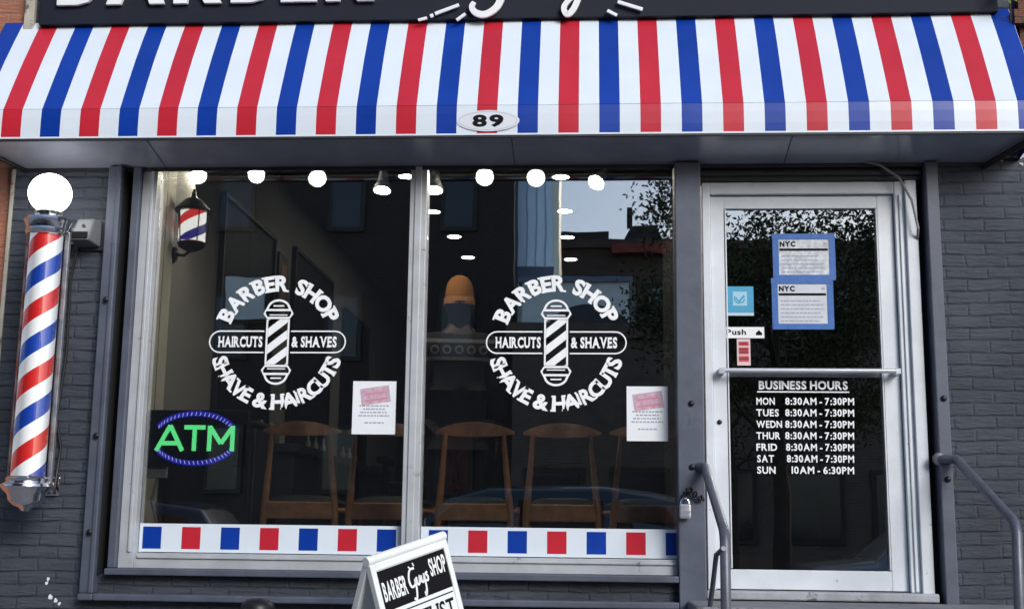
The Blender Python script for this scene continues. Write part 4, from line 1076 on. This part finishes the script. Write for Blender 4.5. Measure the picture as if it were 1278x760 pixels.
x0, z0 = V(772, 300, 41); x1, z1 = V(832, 281, 41); Y = -(41-.12)
t = empty('roof_house', ((x0+x1)/2, Y, z0)); part(MB().add([(x0, Y, z0-.4), (x1, Y, z0-.4), (x1, Y-3, z0-.4), (x0, Y-3, z0-.4), (x0+.5, Y, z1), (x1-.4, Y, z1), (x1-.4, Y-3, z1), (x0+.5, Y-3, z1)], [(0,3,2,1),(4,5,6,7),(0,1,5,4),(1,2,6,5),(2,3,7,6),(3,0,4,7)]).box((x0+x1)/2-.6, (x0+x1)/2-.4, Y-.5, Y-.3, z1, z1+.8).box(x0-2.6, x0-.4, Y-2, Y, z0-.4, z0+.35), 'body', M('slate', (.05, .05, .055), .6), t)
tag(t, 'slate roof house on top of the long brown building', 'roof house')
x0, z1 = V(762, 304, 39.5); x1, z0 = V(840, 315, 39.5); Y = -(39.5-.12)
t = MB().box(x0, x1, Y-.3, Y, z0, z1); tag(t.build('red_sign_band', M('red_sign_paint', (.40, .07, .05), .5, var=.5, vscale=3, bmp=0)), 'long red sign band on the brown building', 'sign')
x0, z1 = V(655, 352, 24); x1, z0 = V(785, 400, 24); Y = -(24-.12)-0; 
t = empty('white_garage', ((x0+x1)/2, -20, 0)); Y = -(21.3)
x0, z1 = V(652, 352, 21.4); x1, _ = V(785, 352, 21.4)
part(MB().box(x0, x1, Y-1.5, Y, -.1, z1), 'wall', M('pale_render', (.84, .90, .90), .8, var=.1, vscale=.6), t)
xg, zg = V(735, 380, 21.4); hw = (x1-x0)*.42
part(MB().prism([(xg-hw, -.05), (xg+hw, -.05)] + [(xg+hw*math.cos(a), zg-hw*.8+hw*.8*math.sin(a)) for a in [R(k) for k in range(0, 181, 12)]], Y+.001, Y+.04), 'arched_door', M('arch_dark', (.03, .035, .045), .4, var=0, bmp=0), t)
part(MB().box(x0-.1, x1+.1, Y-1.6, Y+.1, z1+.001, z1+.12), 'roof_edge', M('tower_band', (.09, .12, .17)), t)
tag(t, 'narrow pale rendered garage with dark arched door, mirrored under the right logo text', 'building')
facade('low_dark_storefront', -1.7, 15, 20.6, V(700, 424, 20.6)[1], m_tanbrick, 'low dark brick storefront row across the street, mirrored low in the right pane', 0, 9, 1, 1.0, 1.3, 3, m_dwin)
# pale billboard on the apartment block
x0, z1 = V(283, 346, 21.8); x1, z0 = V(330, 398, 21.8); Y = -21.66
t = empty('billboard', ((x0+x1)/2, Y, z0)); part(MB().box(x0, x1, Y-.1, Y, z0, z1), 'panel', M('pale_teal', (.78, .90, .88), .7, var=.25, vscale=.8, bmp=0), t)
part(MB().box(x0-.08, x1+.08, Y-.14, Y-.101, z0-.08, z1+.08), 'frame', m_blackmetal, t)
tag(t, 'pale teal billboard on the dark apartment block, mirrored behind the left logo', 'billboard')
# street tree
def tree(x, Y, h, r, n, label):
    t = empty('street_tree', (x, Y, 0)); tb = MB()
    tb.tube([(x, Y, -.1), (x+.05, Y, h*.3), (x-.03, Y+.05, h*.5), (x+.06, Y, h*.8)], [.16, .12, .09, .03], 12)
    ends = []
    for k in range(11):
        a = k*2.4; z = h*(.36+.04*k); L = r*random.uniform(.7, 1.0); e = Vector((x+L*math.cos(a), Y+L*math.sin(a), z+L*.75)); m_ = Vector((x+L*.4*math.cos(a), Y+L*.4*math.sin(a), z+L*.25))
        tb.tube([(x, Y, z), m_, e], [.06, .035, .012], 7); ends += [e, m_.lerp(e, .5)]
        for q_ in range(3):
            e2 = e + Vector((random.uniform(-.7, .7), random.uniform(-.7, .7), random.uniform(-.2, .8))); tb.tube([m_.lerp(e, .6), e2], [.018, .006], 5); ends.append(e2)
    part(tb, 'trunk', M('bark', (.06, .045, .035), .9, var=.3), t)
    lf = MB()
    for k in range(n):
        c = random.choice(ends); p = c + Vector([random.gauss(0, .26) for _ in range(3)]); s = random.uniform(.03, .055)
        d1 = Vector([random.gauss(0, 1) for _ in range(3)]).normalized(); d2 = d1.orthogonal().normalized()*s*.5; d1 = d1*s
        lf.add([p-d1, p+d2, p+d1, p-d2], [(0,1,2,3)], random.choice((0, 0, 1)))
    part(lf, 'crown', [M('leaf_dark', (.035, .055, .022), .6, var=.3, bmp=0), M('leaf_olive', (.08, .085, .03), .6, var=.3, bmp=0)], t)
    tag(t, label, 'tree', 'street trees mirrored in the glass')
xt, _ = V(965, 300, 13); tree(xt, -12.9, 6.4, 1.8, 26000, 'leafy street tree mirrored in the door glass')
xt, _ = V(905, 300, 17); tree(xt, -16.9, 6.6, .55, 1600, 'leafy street tree mirrored at the right edge of the right pane')
# parked cars on the near and far kerb
def car(x, Y, paint, label, k=1.0):
    t = empty('parked_car', (x, Y, -.13)); z = -.13
    pr = [(-2.3,.35),(-2.32,.75),(-2.15,.98),(-1.35,1.08),(-.75,1.60),(-.3,1.70),(1.0,1.72),(1.75,1.62),(2.15,1.12),(2.28,1.0),(2.3,.4),(1.95,.3),(-1.95,.3)]
    b = MB(); rings = []
    for yy, ins, zs in ((-.92, .0, .93), (-.80, .0, 1.0), (-.4, 0, 1.02), (.4, 0, 1.02), (.80, 0, 1.0), (.92, 0, .93)):
        rings.append([(x+p[0]*k*(.985 if abs(yy) > .9 else 1), Y + (yy*(1 - (.20 if p[1] > 1.2 else 0))), z+(p[1]*zs if p[1] > 1 else p[1])*k) for p in pr])
    n = len(pr); v = [p for r_ in rings for p in r_]
    f = [(i*n+j, i*n+(j+1)%n, (i+1)*n+(j+1)%n, (i+1)*n+j) for i in range(5) for j in range(n)] + [tuple(range(n)), tuple(5*n+j for j in range(n-1, -1, -1))]
    b.add(v, f); part(b, 'body', paint, t, bevel=.05, smooth=True)
    g = MB()
    for s in (-1, 1):
        yy = Y+s*.80
        for poly in ([(-1.12,1.12),(-.68,1.52),(-.05,1.58),(-.05,1.12)], [(.03,1.12),(.03,1.58),(.95,1.58),(.95,1.12)], [(1.03,1.12),(1.03,1.58),(1.6,1.52),(1.95,1.14)]):
            g.prism([(x+a*k, z+c*k) for a, c in poly], yy, yy+s*.025)
    part(g, 'side_window', m_dwin, t)
    for sx in (-1.42, 1.42):
        for s in (-1, 1):
            w_ = part(MB().lathe([(.0, -.11), (.24, -.11), (.34, -.09), (.36, 0), (.34, .09), (.24, .11), (.0, .11)], (x+sx*k, Y+s*.84, z+.36), 28, mat=Matrix.Rotation(R(90), 3, 'X')), 'wheel', m_seat, t, smooth=True)
            part(MB().lathe([(.0, -.125), (.21, -.12), (.22, -.10), (.22, .10), (.21, .12), (.0, .125)], (x+sx*k, Y+s*.84, z+.36), 20, mat=Matrix.Rotation(R(90), 3, 'X')), 'rim', m_chrome, w_, smooth=True)
    for s in (-1, 1):
        part(MB().box(x-2.30*k, x-2.16*k, Y+s*.62-.16, Y+s*.62+.16, z+.68, z+.84), 'headlight', m_letter, t, bevel=.03)
        part(MB().box(x+2.18*k, x+2.30*k, Y+s*.66-.12, Y+s*.66+.12, z+.8, z+1.0), 'tail_light', m_red, t, bevel=.03)
    tag(t, label, 'car', 'cars parked across the street')
m_carblue = M('teal_car_paint', (.02, .045, .055), .25, .3, var=0, bmp=0, coat=1); m_cardark = M('graphite_car_paint', (.02, .022, .026), .25, .3, var=0, bmp=0, coat=1)
m_cargrey = M('silver_car_paint', (.25, .27, .29), .3, .4, var=0, bmp=0, coat=1)
car(-.9, -9.4, m_carblue, 'dark teal car mirrored behind the chairs of the right pane', 1.12)
car(4.8, -9.4, m_cargrey, 'silver car mirrored in the lower door glass', 1.0)
car(-6.6, -9.4, m_cardark, 'graphite car mirrored low in the left pane', 1.0)

# ------------------------------------------------------------------ light
wd = bpy.data.worlds.new('World'); scene.world = wd; wd.use_nodes = True
nt = wd.node_tree; bg = nt.nodes['Background']
sky = nt.nodes.new('ShaderNodeTexSky'); sky.sky_type = 'NISHITA'; sky.sun_disc = False
SE, SA = R(28), R(145)      # sun elevation, direction it comes from (clockwise from +y)
sky.sun_elevation = SE; sky.sun_rotation = SA; sky.air_density = 1.0; sky.dust_density = 1.3; sky.ozone_density = 1.5
nt.links.new(sky.outputs[0], bg.inputs[0]); bg.inputs[1].default_value = .12
sl = bpy.data.lights.new('sun', 'SUN'); sl.energy = 1.75; sl.angle = R(25); sl.color = (1, .98, .95)
so = bpy.data.objects.new('sun', sl); COL.objects.link(so)
sd = Vector((math.sin(SA)*math.cos(SE), math.cos(SA)*math.cos(SE), math.sin(SE)))
so.rotation_euler = sd.to_track_quat('Z', 'Y').to_euler(); so.location = sd*20

vs = scene.view_settings; vs.view_transform = 'Standard'; vs.look = 'None'; vs.gamma = 1; vs.use_curve_mapping = False; vs.exposure = .52
scene.render.engine = 'CYCLES'
cy = scene.cycles; cy.use_denoising = True; cy.max_bounces = 8; cy.transparent_max_bounces = 24; cy.glossy_bounces = 5; cy.sample_clamp_indirect = 4; cy.caustics_reflective = False; cy.caustics_refractive = False
